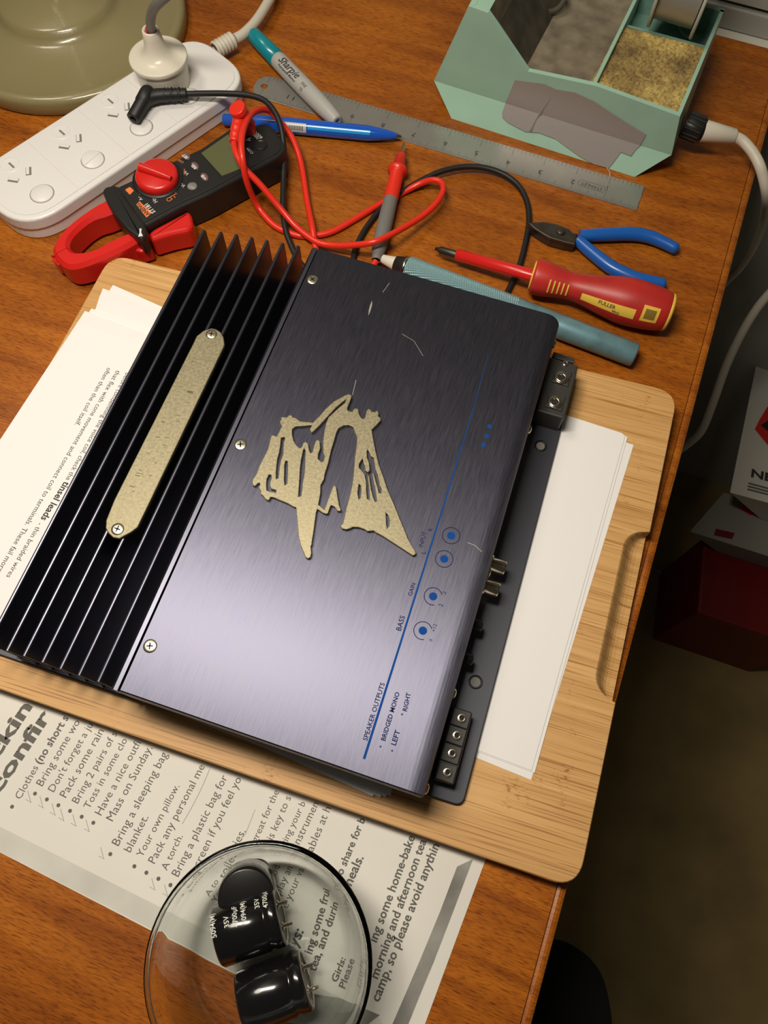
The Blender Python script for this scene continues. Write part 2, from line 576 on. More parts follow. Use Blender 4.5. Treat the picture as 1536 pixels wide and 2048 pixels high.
KNURL = mat_knurl()
GLASS = mat('clear_glass', (.97, 1, .98), .01, trans=1.0, ior=1.47)
CAPBLK = mat('glossy_black_sleeve', (.006, .006, .006), .16, coat=.5, coat_rough=.06)
FLOORM = mat('olive_carpet', (.25, .18, .070), .95, var=.25, vscale=9, bump=.6, bscale=150)
WALLM = mat('grey_white_paint', (.34, .34, .30), .5)
WALLT = mat('pale_trim_paint', (.55, .53, .46), .45)
CARTON = mat('white_carton', (.62, .59, .52), .6)
CARTON2 = mat('grey_carton', (.26, .245, .21), .6)
REDBOX = mat('dark_red_plastic', (.14, .006, .006), .4)
BLKCL = mat('black_fabric', (.006, .006, .006), .95, bump=.4, bscale=300)


def isect(a, b, c, d):
    x1, y1 = a; x2, y2 = b; x3, y3 = c; x4, y4 = d
    D = (x1 - x2) * (y3 - y4) - (y1 - y2) * (x3 - x4)
    A = x1 * y2 - y1 * x2; B = x3 * y4 - y3 * x4
    return ((A * (x3 - x4) - (x1 - x2) * B) / D, (A * (y3 - y4) - (y1 - y2) * B) / D)


W0 = Frame((0, 0), 0)
# ------------------------------------------------------------------ room
DX, DYB, DYF, DXL = 110.0, 655.0, -330.0, -1150.0     # desk: right, back, front, left edges
ZF = -740.0
fl = MB().add([W0(-2500, -1800, ZF), W0(1900, -1800, ZF), W0(1900, 800, ZF), W0(-2500, 800, ZF)], [[0, 1, 2, 3]])
single(fl, 'floor', FLOORM, 'dim olive brown carpeted floor beside the desk', None, kind='structure')
YW = DYB + 12
wb = MB().box(W0, -2500, 1900, YW + 14, YW + 90, ZF, 1700)
wall = single(wb, 'wall_back', WALLM, 'grey white wall behind the desk', None, kind='structure')
# horizontal boards and their cap on that wall, as seen in the top right corner
t1 = MB().box(W0, -2500, 1900, DYB + 2, YW + 13.9, -60, -4.2, 1.5)
single(t1, 'trim_1', WALLT, 'pale ledge strip behind the back edge of the desk', None, kind='structure')
for k, (a, b) in enumerate(((-3.2, 14.2), (18.6, 80), (84.5, 150), (154.5, 220))):
    MB().box(W0, -2500, 1900, YW + 2, YW + 13.9, a, b, 1.5).build('board', WALLM, wall)

# ------------------------------------------------------------------ desk
desk = thing('desk', 'glossy red-brown mahogany desk carrying all the tools', 'desk', ((DXL + DX) / 2, (DYF + DYB) / 2, ZF))
MB().box(W0, DXL + 6, DX - 6, DYF + 6, DYB - 1, -26, 0).build('top', DESK, desk)
MB().box(W0, DX - 5.9, DX, DYF, DYB - 1, -30, -0.6, 2.2).build('edge_strip', DESK, desk)
MB().box(W0, DXL, DXL + 5.9, DYF, DYB - 1, -30, -0.6, 2.2).build('edge_strip', DESK, desk)
MB().box(W0, DXL + 6, DX - 6, DYF, DYF + 5.9, -30, -0.6, 2.2).build('edge_strip', DESK, desk)
for sx in (DXL + 60, DX - 130):
    for sy in (DYF + 60, DYB - 110):
        MB().slab([W0(sx, sy), W0(sx + 50, sy), W0(sx + 50, sy + 50), W0(sx, sy + 50)], ZF, -26).build('leg', DESK, desk)

# ------------------------------------------------------------------ printed packing list under the board
C2 = crop(0, 1340, 2.743); C3 = crop(240, 1640, 2.194); C8 = crop(460, 1380, 3.072)
shp = PP([(820, 2129), (1040, 1532), (-120, 1150), (-300, 1549)], 0)
pl = MB().slab(shp, 0.05, 0.25)
plist = single(pl, 'printed_sheet', PAPER2, 'large printed packing list sheet with pencil ticks under the bamboo board', 'paper')
ZT = 0.31


def tl(nm, s, cr, a, b, h=None, bd=0.0):
    (q0, q1) = cr([a, b]); letters(MB(), s, P(*q0, ZT), P(*q1, ZT), ZT, h, bd).build(nm, INKG, plist)


REGL = [("Clothes", C2, (112, 712), (212, 535)), ("Bring some wo", C2, (232, 640), (441, 285)), ("Don't forget a ju", C2, (295, 672), (512, 302)),
        ("Pack some rain", C2, (362, 703), (572, 335)), ("Bring 2 pairs of s", C2, (427, 735), (645, 350)), ("Toss in some clo", C2, (490, 765), (700, 385)),
        ("Have a nice outfi", C2, (555, 800), (775, 400)), ("Mass on Sunday.", C2, (618, 832), (838, 428)), ("Bring a sleeping bag", C2, (650, 968), (921, 462)),
        ("blanket.", C2, (715, 1003), (816, 808)), ("Your own pillow.", C2, (780, 1030), (986, 638)), ("Pack any personal me", C2, (848, 1065), (1125, 530)),
        ("A torch.", C2, (915, 1102), (1004, 912)), ("Bring a plastic bag for", C2, (978, 1137), (1250, 588)), ("Sunscreen if you feel yo", C2, (1035, 1208), (1326, 598)),
        ("toiletries.", C2, (1225, 1135), (1350, 885)), ("great for the", C8, (165, 940), (303, 625)), ("is key to s", C8, (262, 925), (377, 662)),
        ("ring your b", C8, (345, 955), (466, 695)), ("instrumen", C8, (420, 967), (547, 700)), ("ables at h", C8, (510, 997), (622, 728)),
        ("Your toil", C3, (420, 362), (500, 205)), ("e tod", C3, (668, 300), (705, 195)), ("play an", C3, (705, 330), (762, 200)), ("e your va", C3, (735, 390), (815, 205)), ("A to", C3, (385, 330), (428, 258))]
for s, cr, a, b in REGL: tl('printed_line', s, cr, a, b)
for s, cr, a, b in [("(no short s", C2, (222, 520), (378, 262)), ("o share for b", C8, (690, 1142), (832, 795)), ("neals.", C8, (745, 1207), (822, 1030)),
                    ("ing some home-bake", C3, (1125, 540), (1295, 75)), ("morning and afternoon tea", C3, (1130, 700), (1345, 92)), ("camp, so please avoid anythin", C3, (1135, 802), (1402, 112)),
                    ("ing some frui", C3, (842, 590), (930, 300)), ("tea, and durin", C3, (858, 668), (968, 360)), ("ys:", C3, (775, 562), (808, 488)), ("Girls:", C3, (957, 717), (1000, 610)), ("Please", C3, (1000, 748), (1048, 615))]:
    tl('bold_line', s, cr, a, b, None, .022)
tl('title_line', "ckin", C2, (-22, 500), (178, 200), 8.0, .035)
tl('title_line', "confir", C2, (-12, 690), (285, 245), 8.0, .035)
for x, y in [(66, 750), (192, 678), (257, 710), (320, 742), (384, 773), (448, 805), (512, 838), (605, 1010), (737, 1077), (803, 1112), (869, 1145), (935, 1180)]:
    disc(MB(), P(*C2([(x, y)])[0], ZT), 1.05, ZT, 14).build('bullet', INKG, plist)
for x, y in [(165, 690), (232, 720), (298, 760), (345, 790), (412, 820), (485, 850), (565, 1000), (845, 1170), (915, 1205)]:
    stroke(MB(), PP(C2([(x - 12, y - 28), (x + 6, y + 38), (x - 22, y + 20)]), 0), .35, ZT + .02).build('pencil_tick', PENCIL, plist)
stroke(MB(), smooth(PP(C2([(1150, 545), (1110, 640), (1060, 740), (1000, 845)]), 0)), .35, ZT + .02).build('pencil_line', PENCIL, plist)
stroke(MB(), PP(C2([(1400, 765), (1345, 905)]), 0), .3, ZT + .02).build('pencil_line', PENCIL, plist)
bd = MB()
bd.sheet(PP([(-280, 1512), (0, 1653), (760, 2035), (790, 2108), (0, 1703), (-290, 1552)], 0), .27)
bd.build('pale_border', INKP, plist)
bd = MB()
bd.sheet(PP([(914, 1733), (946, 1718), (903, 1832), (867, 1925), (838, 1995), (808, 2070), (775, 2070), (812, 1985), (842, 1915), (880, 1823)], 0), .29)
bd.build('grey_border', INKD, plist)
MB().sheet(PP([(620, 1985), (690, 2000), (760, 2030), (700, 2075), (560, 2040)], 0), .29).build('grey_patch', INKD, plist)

# ------------------------------------------------------------------ bamboo cutting board
BA = 0.07007
far = ((245, 512), (1244, 757)); rgt = ((1352, 815), (1170, 1718)); nea = ((0, 1379), (1100, 1762)); lef = ((189, 565), (112, 702))
ZB = 15.0
cFR = P(*isect(*far, *rgt), ZB); cNR = P(*isect(*nea, *rgt), ZB); cFL = P(*isect(*far, *lef), ZB)
cNL = P(*isect(*nea, *lef), ZB)
outl = rounded(ccw([Vector((q.x, q.y, 0)) for q in (cNL, cNR, cFR, cFL)]), 15, 8)
# densify, then mark the finger groove along the right edge
den = []
for i in range(len(outl)):
    a, b = outl[i], outl[(i + 1) % len(outl)]; n = max(1, int((b - a).length / 2.5)); den += [a.lerp(b, k / n) for k in range(n)]
g0, g1 = P(1235, 1404, ZB), P(1297, 1064, ZB)
gd = Vector((g1.x - g0.x, g1.y - g0.y, 0)); gl = gd.length; gd.normalize(); gn = Vector((-gd.y, gd.x, 0))
ins = []
for q in den:
    d = q - Vector((g0.x, g0.y, 0)); t = d.dot(gd); s = abs(d.dot(gn))
    k = 0.0
    if s < 6 and -1 < t < gl + 1:
        e = min(max(t, 0), max(gl - t, 0))
        k = 1.0 if e > 13 else math.sqrt(max(0, 1 - (1 - e / 13) ** 2))
    ins.append(13.5 * k)
rings = []
for z, s, iv in ((0, 0, 1.2), (1.2, 0, 0), (5.5, 0, 0), (5.7, .25, 0), (6.2, .42, 0), (7.2, .55, 0), (9, .68, 0), (11.5, .82, 0), (13.6, .94, 0), (14.5, .98, .35), (15, 1, .8)):
    base = offset(den, iv) if iv else den
    rings.append([Vector((b.x, b.y, z)) + gn * (d * s) for b, d in zip(base, ins)])
brd = MB().loft(rings, sm=False)
single(brd, 'cutting_board', BAMBOO, 'bamboo cutting board with a rounded corner and finger groove under the amplifier', 'cutting board', rz=BA)

# ------------------------------------------------------------------ loose sheets on the board
def a4(c0, c1, wid, z, t=0.11):
    """Sheet with one known edge c0 -> c1 (photo points) running wid mm to the left of it."""
    a, b = P(*c0, z), P(*c1, z); d = (b - a).normalized(); n = Vector((-d.y, d.x, 0))
    if n.x > 0: n = -n
    return MB().slab([a, b, b + n * wid, a + n * wid], z, z + t)


single(a4((1267, 890), (1062, 1560), 297, 15.05), 'paper_sheet', PAPER, 'lowest white sheet sticking out furthest at the right of the amplifier', 'paper', 'blank sheets right of the amplifier')
single(a4((1255, 874), (1069, 1546), 297, 15.55), 'paper_sheet', PAPER, 'middle white sheet of the stack right of the amplifier', 'paper', 'blank sheets right of the amplifier')
k = P(1249, 868, 16.05); sh = [P(1243, 866, 16.05), P(1250, 872, 16.05), P(1063, 1541, 16.05)]
d = (sh[2] - sh[1]).normalized(); n = Vector((-d.y, d.x, 0)); n = -n if n.x > 0 else n
single(MB().slab(sh + [sh[2] + n * 297, sh[1] + n * 297 - d * 2], 16.05, 16.16), 'paper_sheet', PAPER, 'top blank white sheet right of the amplifier with a nipped corner', 'paper', 'blank sheets right of the amplifier')


def pxsheet(pts, z, lab, grp):
    return single(MB().slab(PP(pts, z), z, z + .11), 'paper_sheet', PAPER, lab, 'paper', grp)


G = 'sheets left of the heatsink'


def lifted(rows, t=.11):
    """Sheet as strips from its far edge to its near edge; each row is two photo points and a height."""
    up = []; 
    for a_, b_, z_ in rows: up.append((P(*a_, z_), P(*b_, z_)))
    mb = MB(); d_ = Vector((0, 0, t))
    mb.loft([[a_, b_, b_ + d_, a_ + d_] for a_, b_ in up]); return mb


pxsheet([(226, 570), (430, 661), (330, 880), (90, 790)], 15.3, 'furthest white sheet showing a corner left of the heatsink, lowest of its stack', G)
single(lifted([((206, 577), (372, 637), 20), ((199, 594), (362, 652), 18.2), ((192, 616), (350, 675), 16.6), ((178, 640), (340, 700), 15.8), ((60, 820), (300, 900), 15.8)]), 'paper_sheet', PAPER, 'white sheet with a curled edge, second from the bottom left of the heatsink', 'paper', G)
single(lifted([((183, 617), (345, 679), 18.2), ((168, 640), (335, 700), 16.8), ((140, 682), (330, 755), 16.25), ((20, 870), (300, 960), 16.25)]), 'paper_sheet', PAPER, 'white sheet just under the printed page left of the heatsink', 'paper', G)
L1 = single(lifted([((170, 622), (325, 680), 20.5), ((155, 645), (318, 704), 17.8), ((132, 680), (318, 750), 16.4), ((98, 731), (300, 810), 16.4), ((0, 880), (240, 960), 16.4), ((-209, 1200), (230, 1370), 16.4)]), 'printed_page', PAPER,
            'page printed with a paragraph about tinsel leads left of the heatsink', 'paper', G)
m2 = MB(); ZP = 16.54
for s, a, b in (("before condemning the voice coil, check the ", (252, 745), (131, 959)), ("- thin braided wires", (77, 1045), (12, 1153)),
                ("that flex with cone movement and connect coil to terminals. These fail more", (233, 740), (-6, 1142)), ("often than the coil itself.", (215, 735), (149, 849))):
    letters(MB(), s, P(*a, ZP), P(*b, ZP), ZP).build('printed_line', INK, L1)
letters(m2, "tinsel leads", P(129, 962, ZP), P(81, 1038, ZP), ZP, None, .022)
m2.build('bold_text', INK, L1)
G = 'sheets peeping out under the front of the amplifier'
for k, ((x, y), s, lb) in enumerate((((781, 1592), .385, 'lowest'), ((772, 1594), .405, 'second lowest'), ((761, 1595), .425, 'second from the top'), ((746, 1593), .45, 'topmost'))):
    pxsheet([(x, y), (x - 420, y - 420 * s), (x - 330, y - 420 * s - 330), (x + 60, y - 300)], 16.55 + .13 * k, 'white sheet under the front edge of the amplifier, %s of the fan' % lb, G)

# ------------------------------------------------------------------ amplifier
ZA, ZTOP = 17.1, 62.0
AA = 0.0434
ac = (P(100, 1338, 62) + P(1000, 1120, 62)) / 2
amp = thing('car_amplifier', 'dark violet brushed metal car amplifier with black fins and gold emblem', 'amplifier', (ac.x, ac.y, ZA), AA)
AF = Frame((0, 0), AA)
tops = [(408, 459), (441.7, 463), (472.7, 468), (503.6, 474), (534, 480), (565.5, 485.6), (596.5, 491)]
bots = [(-25, 1288), (13, 1301), (47, 1311.5), (84, 1324), (120, 1337), (157, 1350), (195.5, 1363)]


def bar(mb, a, b, sec):
    """Sweep a section (across, z) from a to b on the level."""
    d = (b - a); d.z = 0; d.normalize(); n = Vector((d.y, -d.x, 0))
    r = [[Vector((q.x, q.y, 0)) + n * s + Vector((0, 0, z)) for s, z in sec] for q in (a, b)]
    return mb.loft(r)


for t, b in zip(tops, bots):
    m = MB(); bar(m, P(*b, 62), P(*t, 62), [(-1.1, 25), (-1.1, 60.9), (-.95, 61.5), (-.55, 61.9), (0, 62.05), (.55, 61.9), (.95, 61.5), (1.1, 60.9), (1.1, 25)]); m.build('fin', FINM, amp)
s0, s1 = P(236, 1382, 62), P(636, 497, 62)
m = MB(); bar(m, s0, s1, [(-4.2, 18.2), (-4.2, 60.3), (-2.6, 62), (-.5, 62), (-.5, 18.2)]); m.build('heatsink_edge', FINM, amp)
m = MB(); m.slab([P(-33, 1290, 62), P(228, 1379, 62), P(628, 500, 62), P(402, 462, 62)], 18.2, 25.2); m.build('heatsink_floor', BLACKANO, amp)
# chassis plate with the flange that shows at the right
nl = P(-40, 1296, 19); nm = P(268, 1401, 19); nr = P(925, 1613, 19); fr_ = P(1120, 868, 19)
fdir = (fr_ - nr); fr2 = nr + fdir * 1.22
ft = P(408, 459, 62)
plate = rounded([Vector((q.x, q.y, 0)) for q in (nl, nm, nr, fr2, fr2 - AF.x * 110, Vector((ft.x, ft.y - 4, 0)))], [1, 0, 5, 4, 1, 1], 5)
MB().slab(plate, ZA, 19.0, .5).build('chassis_plate', STEELD, amp)
# cover: flat top, rolled right edge, square front
R = 9.0
cn0, cf0 = P(239, 1383.5, 62), P(637, 496, 62)
cn1, cf1 = P(848, 1596, 56), P(1120, 646, 56)


def cov(t, drop, back):
    a = cn0.lerp(cf0, t); b = cn1.lerp(cf1, t); a = Vector((a.x, a.y, 0)); b = Vector((b.x, b.y, 0))
    d = (b - a).normalized(); L = (b - a).length
    n = Vector((-d.y, d.x, 0)) * back
    pts = [(0, 19.2), (0, 62 - drop)] + [(L - R + (R - drop) * math.sin(k / 8 * math.pi / 2), 62 - R + (R - drop) * math.cos(k / 8 * math.pi / 2)) for k in range(9)] + [(L - drop, 19.2)]
    return [a + d * s + n + Vector((0, 0, z)) for s, z in pts]


m = MB(); m.loft([cov(0, 1.0, 0), cov(0, .3, .25), cov(0, 0, .9)] + [cov(i / 12, 0, 0) for i in range(1, 12)] + [cov(1, 0, -.9), cov(1, .3, -.25), cov(1, 1.0, 0)])
m.build('cover', BRUSHED, amp, uv=True)
ex = (P(848, 1596, 56) + P(1120, 646, 56)) / 2
# end plate screws, sockets and controls on the right side
sd = Vector((cf1.x - cn1.x, cf1.y - cn1.y, 0)).normalized(); sn = Vector((sd.y, -sd.x, 0))


def side(u, v, z):
    """Point on the right side wall next to photo point u, v."""
    q = P(u, v, z); a = Vector((cn1.x, cn1.y, 0)); t = (Vector((q.x, q.y, 0)) - a).dot(sd)
    return a + sd * t + Vector((0, 0, z))


for u, v in ((862, 1580), (918, 1391), (988, 1150), (1067, 862), (1115, 690)):
    c = side(u, v, 36); M = axisM(c, c + sn)
    MB().lathe([(0, 2.4), (1.6, 2.3), (2.9, 1.5), (3.2, 0), (3.2, -.4)], M, 16).build('end_screw', SCREW, amp)
for (u0, v0), (u1, v1) in (((985, 1129), (1010, 1137)), ((970, 1172), (997, 1181))):
    e = P(u1, v1, 34); c = side(u0, v0, 34); M = axisM(c, c + sn); Lr = max(9.0, (e - c).dot(sn))
    MB().lathe([(5.6, 0), (5.6, 1.5), (4.2, 1.6), (4.2, Lr - .8), (4.0, Lr), (3.1, Lr), (3.0, Lr - 1), (3.0, 2), (0, 2)], M, 24).build('phono_socket', NICKEL, amp)
for u, v in ((958, 1251), (940, 1319)):
    c = side(u, v, 33); M = axisM(c, c + sn)
    MB().lathe([(3.2, 0), (3.2, 5.5), (2.8, 6.2), (0, 6.2)], M, 18).build('control_knob', BLKPL, amp)
for u, v in ((1081, 892), (951, 1364)):
    g = P(u, v, 19); M = Matrix.Translation(g)
    MB().lathe([(3.9, 0.0), (3.9, .5), (3.1, .6), (2.9, .05)], M, 20).build('mounting_grommet', BLKPL, amp)
    disc(MB(), g, 2.6, 19.05).build('mounting_hole', CARTON2, amp)


def term_screw(parent, px, r, z, dep=3.5):
    c = P(*px, z); M = Matrix.Translation(Vector((c.x, c.y, z)))
    o = MB().lathe([(r, -.4), (r, .25), (r * .88, .5), (r * .74, .15), (r * .70, .5), (r * .52, .5), (r * .46, .2), (r * .40, -.6)], M, 24).build('clamp_screw', NICKEL, parent)
    MB().add([M @ Vector((r * .42 * math.cos(i * math.pi / 3), r * .42 * math.sin(i * math.pi / 3), -.2)) for i in range(6)], [list(range(6))]).build('hex_socket', HOLE, parent)


# power terminal block
q = [P(1098, 713, 36), P(1157, 731, 36), P(1129, 837, 36), P(1072, 820, 36)]
MB().slab(rounded(q, 1.5, 3), 19.05, 36, .8).build('power_terminal', DKGREY, amp)
pt = amp.children[-1]
for (u, v) in ((1123, 755), (1110, 804)):
    c = P(u, v, 36.1); hs = 5.2
    MB().slab([c + AF.x * a + AF.y * b for a, b in ((-hs, -hs), (hs, -hs), (hs, hs), (-hs, hs))], 36, 37.1, .4).build('terminal_cell', DKGREY, pt)
    term_screw(pt, (u, v), 4.5, 37.5)
term_screw(pt, (1131, 727), 2.0, 36.3)
q = [P(1108, 703, 30), P(1150, 716, 30), P(1148, 726, 30), P(1104, 714, 30)]
MB().slab(q, 19.05, 30, .6).build('terminal_step', DKGREY, pt)
# speaker terminal block
q = [P(905, 1411, 33), P(947, 1424, 33), P(909, 1570, 33), P(868, 1558, 33)]
MB().slab(rounded(q, 1.2, 3), 19.05, 30.5, .6).build('speaker_terminal', DKGREY, amp)
st = amp.children[-1]
scs = [(923.5, 1436.5), (914, 1471), (904.4, 1507), (895, 1545)]
for u, v in scs:
    c = P(u, v, 32)
    MB().slab([c + AF.x * a + AF.y * b for a, b in ((-5.2, -4.6), (4.2, -4.6), (4.2, 4.3), (-5.2, 4.3))], 30.5, 32.3, .4).build('terminal_cell', DKGREY, st)
    term_screw(st, (u, v), 2.4, 32.7)
# printing on the cover
A1 = crop(640, 1000, 3.072); A8 = crop(840, 640, 3.072)
ZI = 62.05
bl = MB(); stroke(bl, PP([(977, 708), (940, 840), (890.6, 1000), (800, 1289), (728, 1518)], 62), [.15, .45, .8, 1.05, 1.25], ZI); bl.build('blue_rule', BLUEINK, amp)
for x, y in ((806, 219), (763, 362), (695, 592), (632, 803)): disc(MB(), P(*A1([(x, y)])[0], 62), 2.15, ZI, 24).build('blue_dot', BLUEINK, amp)
for u, v in ((979, 853), (973.5, 872), (967, 890)): disc(MB(), P(u, v, 62), 1.35, ZI, 16).build('blue_dot', BLUEINK, amp)
for (x, y), a0, a1 in (((806, 219), 0, 6.2832), ((763, 362), 0, 6.2832), ((695, 592), .55, 5.2), ((632, 803), .55, 5.2)):
    stroke(MB(), ring_arc(P(*A1([(x, y)])[0], 62), 4.6, a0, a1, 40), .4, ZI).build('printed_ring', DARKINK, amp)
for s, a, b, h, bd_ in (("SPEAKER OUTPUTS", (290, 1482), (399, 1128), None, .012), ("BRIDGED MONO", (400, 1482), (490, 1185), None, .02), ("LEFT", (465, 1510), (493, 1420), None, .02),
                        ("RIGHT", (533, 1300), (558, 1188), None, .02), ("BASS", (497, 806), (523, 716), None, .01), ("GAIN", (563, 592), (587, 514), None, .01),
                        ("INPUT", (630, 292), (656, 198), None, .0), ("L", (647, 333), (651, 318), None, .0), ("R", (688, 193), (692, 176), None, .0),
                        ("0", (689, 870), (692, 857), None, .0), ("+12", (707, 812), (719, 766), None, .0), ("2", (752, 658), (757, 643), None, .0), (".2", (770, 585), (776, 566), None, .0),
                        ("+", (380, 1526), (384, 1510), None, .02), ("+", (452, 1552), (456, 1536), None, .02), ("+", (513, 1328), (517, 1312), None, .02)):
    q0, q1 = A1([a, b]); letters(MB(), s, P(*q0, 62), P(*q1, 62), ZI, h, bd_).build('printed_word', DARKINK, amp)
# scratches in the anodising
SCR = mat('bare_scratch', (.33, .31, .28), .6, .4)
for pts, w in (([(744, 602), (742, 611), (739, 622), (737, 630)], [.2, 1.2, 1.0, .2]), ([(779, 566), (765, 585)], .3), ([(804, 668), (828, 682), (846, 712)], .25), ([(935, 1085), (950, 1091), (964, 1104)], .35), ([(833, 480 + 60), (840, 545)], .3), ([(705, 790), (712, 760)], .3)):
    stroke(MB(), PP(pts, 62), w, ZI).build('scratch', SCR, amp)


def csk(px, r, z, parent):
    """Countersunk cross-head screw."""
    c = P(*px, z); M = Matrix.Translation(Vector((c.x, c.y, z))) @ Matrix.Rotation(random.random() * 3, 4, 'Z')
    o = MB().lathe([(0, .35), (r * .55, .35), (r * .86, .2), (r, -.05), (r, -.5)], M, 24).build('screw', SCREW, parent)
    x = MB()
    for a in (0, math.pi / 2):
        Q = M @ Matrix.Rotation(a, 4, 'Z')
        x.add([Q @ Vector(p) for p in ((-r * .5, -r * .11, .4), (r * .5, -r * .11, .4), (r * .5, r * .11, .4), (-r * .5, r * .11, .4))], [[0, 1, 2, 3]])
    x.build('cross_slot', HOLE, o)


for px in ((625, 559), (481, 889), (300, 1292)): csk(px, 3.5, 62.1, amp)
# gold name bar across the fins
nb = [(423, 656), (407, 661), (393, 672), (388, 683), (228, 1000), (212, 1040), (211, 1056), (217, 1067), (226, 1075), (238, 1077), (262, 1064), (275, 1054), (301, 1000), (449, 690), (447, 674), (441, 664), (432, 658)]
m = MB(); m.slab(PP(nb, 64.6), 62.02, 64.6, .5); bar_o = m.build('name_bar', GOLD, amp)
csk((423, 668), 3.3, 64.7, bar_o); csk((235, 1058), 3.4, 64.7, bar_o)
C5 = crop(0, 440, 2.327)
for x, y, l, w in ((885, 800, 26, 12), (905, 660, 22, 3), (895, 690, 14, 3), (840, 775, 16, 3), (900, 770, 18, 3), (870, 850, 14, 3), (830, 910, 18, 3), (828, 938, 16, 3), (760, 940, 18, 4), (735, 1010, 20, 4), (780, 1012, 22, 3), (765, 1048, 24, 3), (725, 1130, 10, 4), (690, 1085, 20, 3), (640, 1190, 24, 4), (655, 1165, 14, 3), (700, 1190, 12, 4), (615, 1240, 26, 4), (620, 1262, 14, 3), (650, 1180, 30, 3)):
    q = PP(C5([(x - l / 2, y - l / 10), (x + l / 2, y + l / 10)]), 64.6); stroke(MB(), q, w * .12, 64.64).build('engraved_mark', GOLDD, bar_o)
# gold emblem
E7 = crop(460, 740, 3.657)
outer = [(840, 185), (865, 175), (888, 182), (890, 200), (872, 245), (858, 280), (863, 296), (893, 305), (903, 287), (920, 277), (938, 285), (945, 320), (960, 350), (975, 357), (988, 345), (998, 297), (1012, 283), (1030, 290), (1035, 303), (1060, 306), (1070, 297), (1085, 303), (1088, 325), (1084, 337), (1102, 350), (1103, 368), (1075, 400), (1038, 435),
         (1045, 480), (1065, 590), (1090, 690), (1130, 800), (1152, 870), (1200, 980), (1240, 1080), (1290, 1200), (1300, 1230), (1330, 1280), (1362, 1335), (1355, 1352), (1338, 1357), (1318, 1345), (1250, 1300), (1180, 1255), (1110, 1210), (1070, 1190), (1050, 1175), (1020, 1178), (1005, 1180), (985, 1165), (940, 1150), (900, 1148), (875, 1160), (850, 1167), (820, 1160), (806, 1142),
         (825, 1120), (840, 1060), (850, 1010), (875, 920), (895, 830), (905, 740), (915, 620), (928, 530), (928, 485), (912, 450), (900, 415), (870, 402), (830, 405), (795, 425), (778, 460), (765, 510), (740, 590), (720, 680), (695, 760), (688, 800), (665, 840), (663, 900), (648, 985), (690, 1018), (715, 950), (745, 870), (755, 845), (768, 842), (778, 855), (785, 905), (800, 990), (812, 1020), (808, 1033), (785, 1030), (765, 1000), (740, 990), (732, 1005), (718, 1048), (705, 1053), (680, 1045), (640, 1018),
         (632, 1040), (620, 1130), (612, 1190), (600, 1260), (600, 1275), (592, 1290), (597, 1340), (590, 1370), (570, 1380), (552, 1370), (540, 1340), (515, 1280), (500, 1220), (492, 1120), (485, 1040), (482, 1005), (470, 1003), (420, 975), (360, 950), (320, 932), (297, 930), (290, 945), (278, 955), (260, 945), (240, 920), (222, 905), (224, 885), (208, 858), (218, 840), (216, 826), (205, 828), (183, 849), (165, 843), (162, 820), (165, 800),
         (190, 765), (215, 700), (255, 620), (275, 580), (285, 540), (300, 480), (315, 475), (340, 485), (350, 470), (378, 410), (370, 395), (363, 375), (375, 360), (370, 348), (385, 343), (415, 345), (430, 330), (450, 330), (460, 345), (480, 350), (515, 375), (580, 380), (605, 384), (650, 340), (700, 282), (760, 228)]
h1 = [(850, 214), (838, 240), (790, 280), (720, 345), (703, 385), (690, 440), (680, 520), (680, 600), (692, 630), (683, 665), (670, 672), (645, 650), (645, 620), (662, 570), (657, 520), (640, 508), (625, 520), (610, 565), (602, 600), (590, 606), (582, 590), (572, 540), (555, 522), (535, 533), (525, 562), (512, 570), (490, 553), (468, 520), (455, 470), (457, 430), (480, 413), (540, 408), (598, 403), (582, 432), (596, 458), (615, 445), (660, 400), (720, 335), (780, 270), (830, 228)]
h2 = [(375, 495), (395, 490), (402, 500), (391, 530), (389, 580), (386, 620), (371, 660), (363, 700), (357, 740), (353, 790), (338, 795), (338, 750), (342, 700), (348, 650), (362, 600), (370, 550)]
h3 = [(407, 665), (418, 665), (422, 700), (420, 760), (416, 830), (402, 840), (397, 800), (400, 740), (399, 700)]
h4 = [(543, 575), (551, 590), (549, 640), (546, 720), (541, 770), (531, 820), (526, 870), (519, 920), (502, 925), (504, 880), (510, 800), (514, 720), (520, 670), (528, 630), (536, 590)]
h5 = [(285, 765), (300, 768), (303, 790), (293, 820), (291, 850), (300, 868), (335, 878), (336, 896), (290, 888), (270, 880), (267, 850), (269, 800)]
h6 = [(1007, 583), (1017, 600), (1031, 630), (1050, 640), (1056, 680), (1062, 720), (1077, 760), (1087, 800), (1093, 840), (1107, 870), (1105, 900), (1090, 897), (1083, 860), (1069, 820), (1059, 780), (1050, 750), (1040, 750), (1043, 780), (1052, 830), (1062, 870), (1067, 910), (1074, 960), (1062, 963), (1049, 930), (1033, 870), (1023, 800), (1018, 772), (1006, 772), (1010, 810), (1017, 860), (1021, 947), (1005, 942), (999, 880), (998, 820), (985, 760), (960, 730), (945, 715), (945, 690), (955, 670), (970, 650), (976, 680), (985, 700), (990, 735), (1010, 748), (1024, 733), (1019, 680), (1004, 640), (1002, 600)]
h7 = [(945, 833), (956, 845), (959, 880), (953, 935), (942, 942), (935, 900), (939, 860)]
h8 = [(1140, 1045), (1156, 1060), (1168, 1100), (1163, 1140), (1152, 1155), (1144, 1130), (1144, 1090)]
filled([PP(E7(p), 64.3) for p in (outer, h1, h2, h3, h4, h5, h6, h7, h8)], 62.02, 64.4, .35, 'emblem', GOLD, amp)

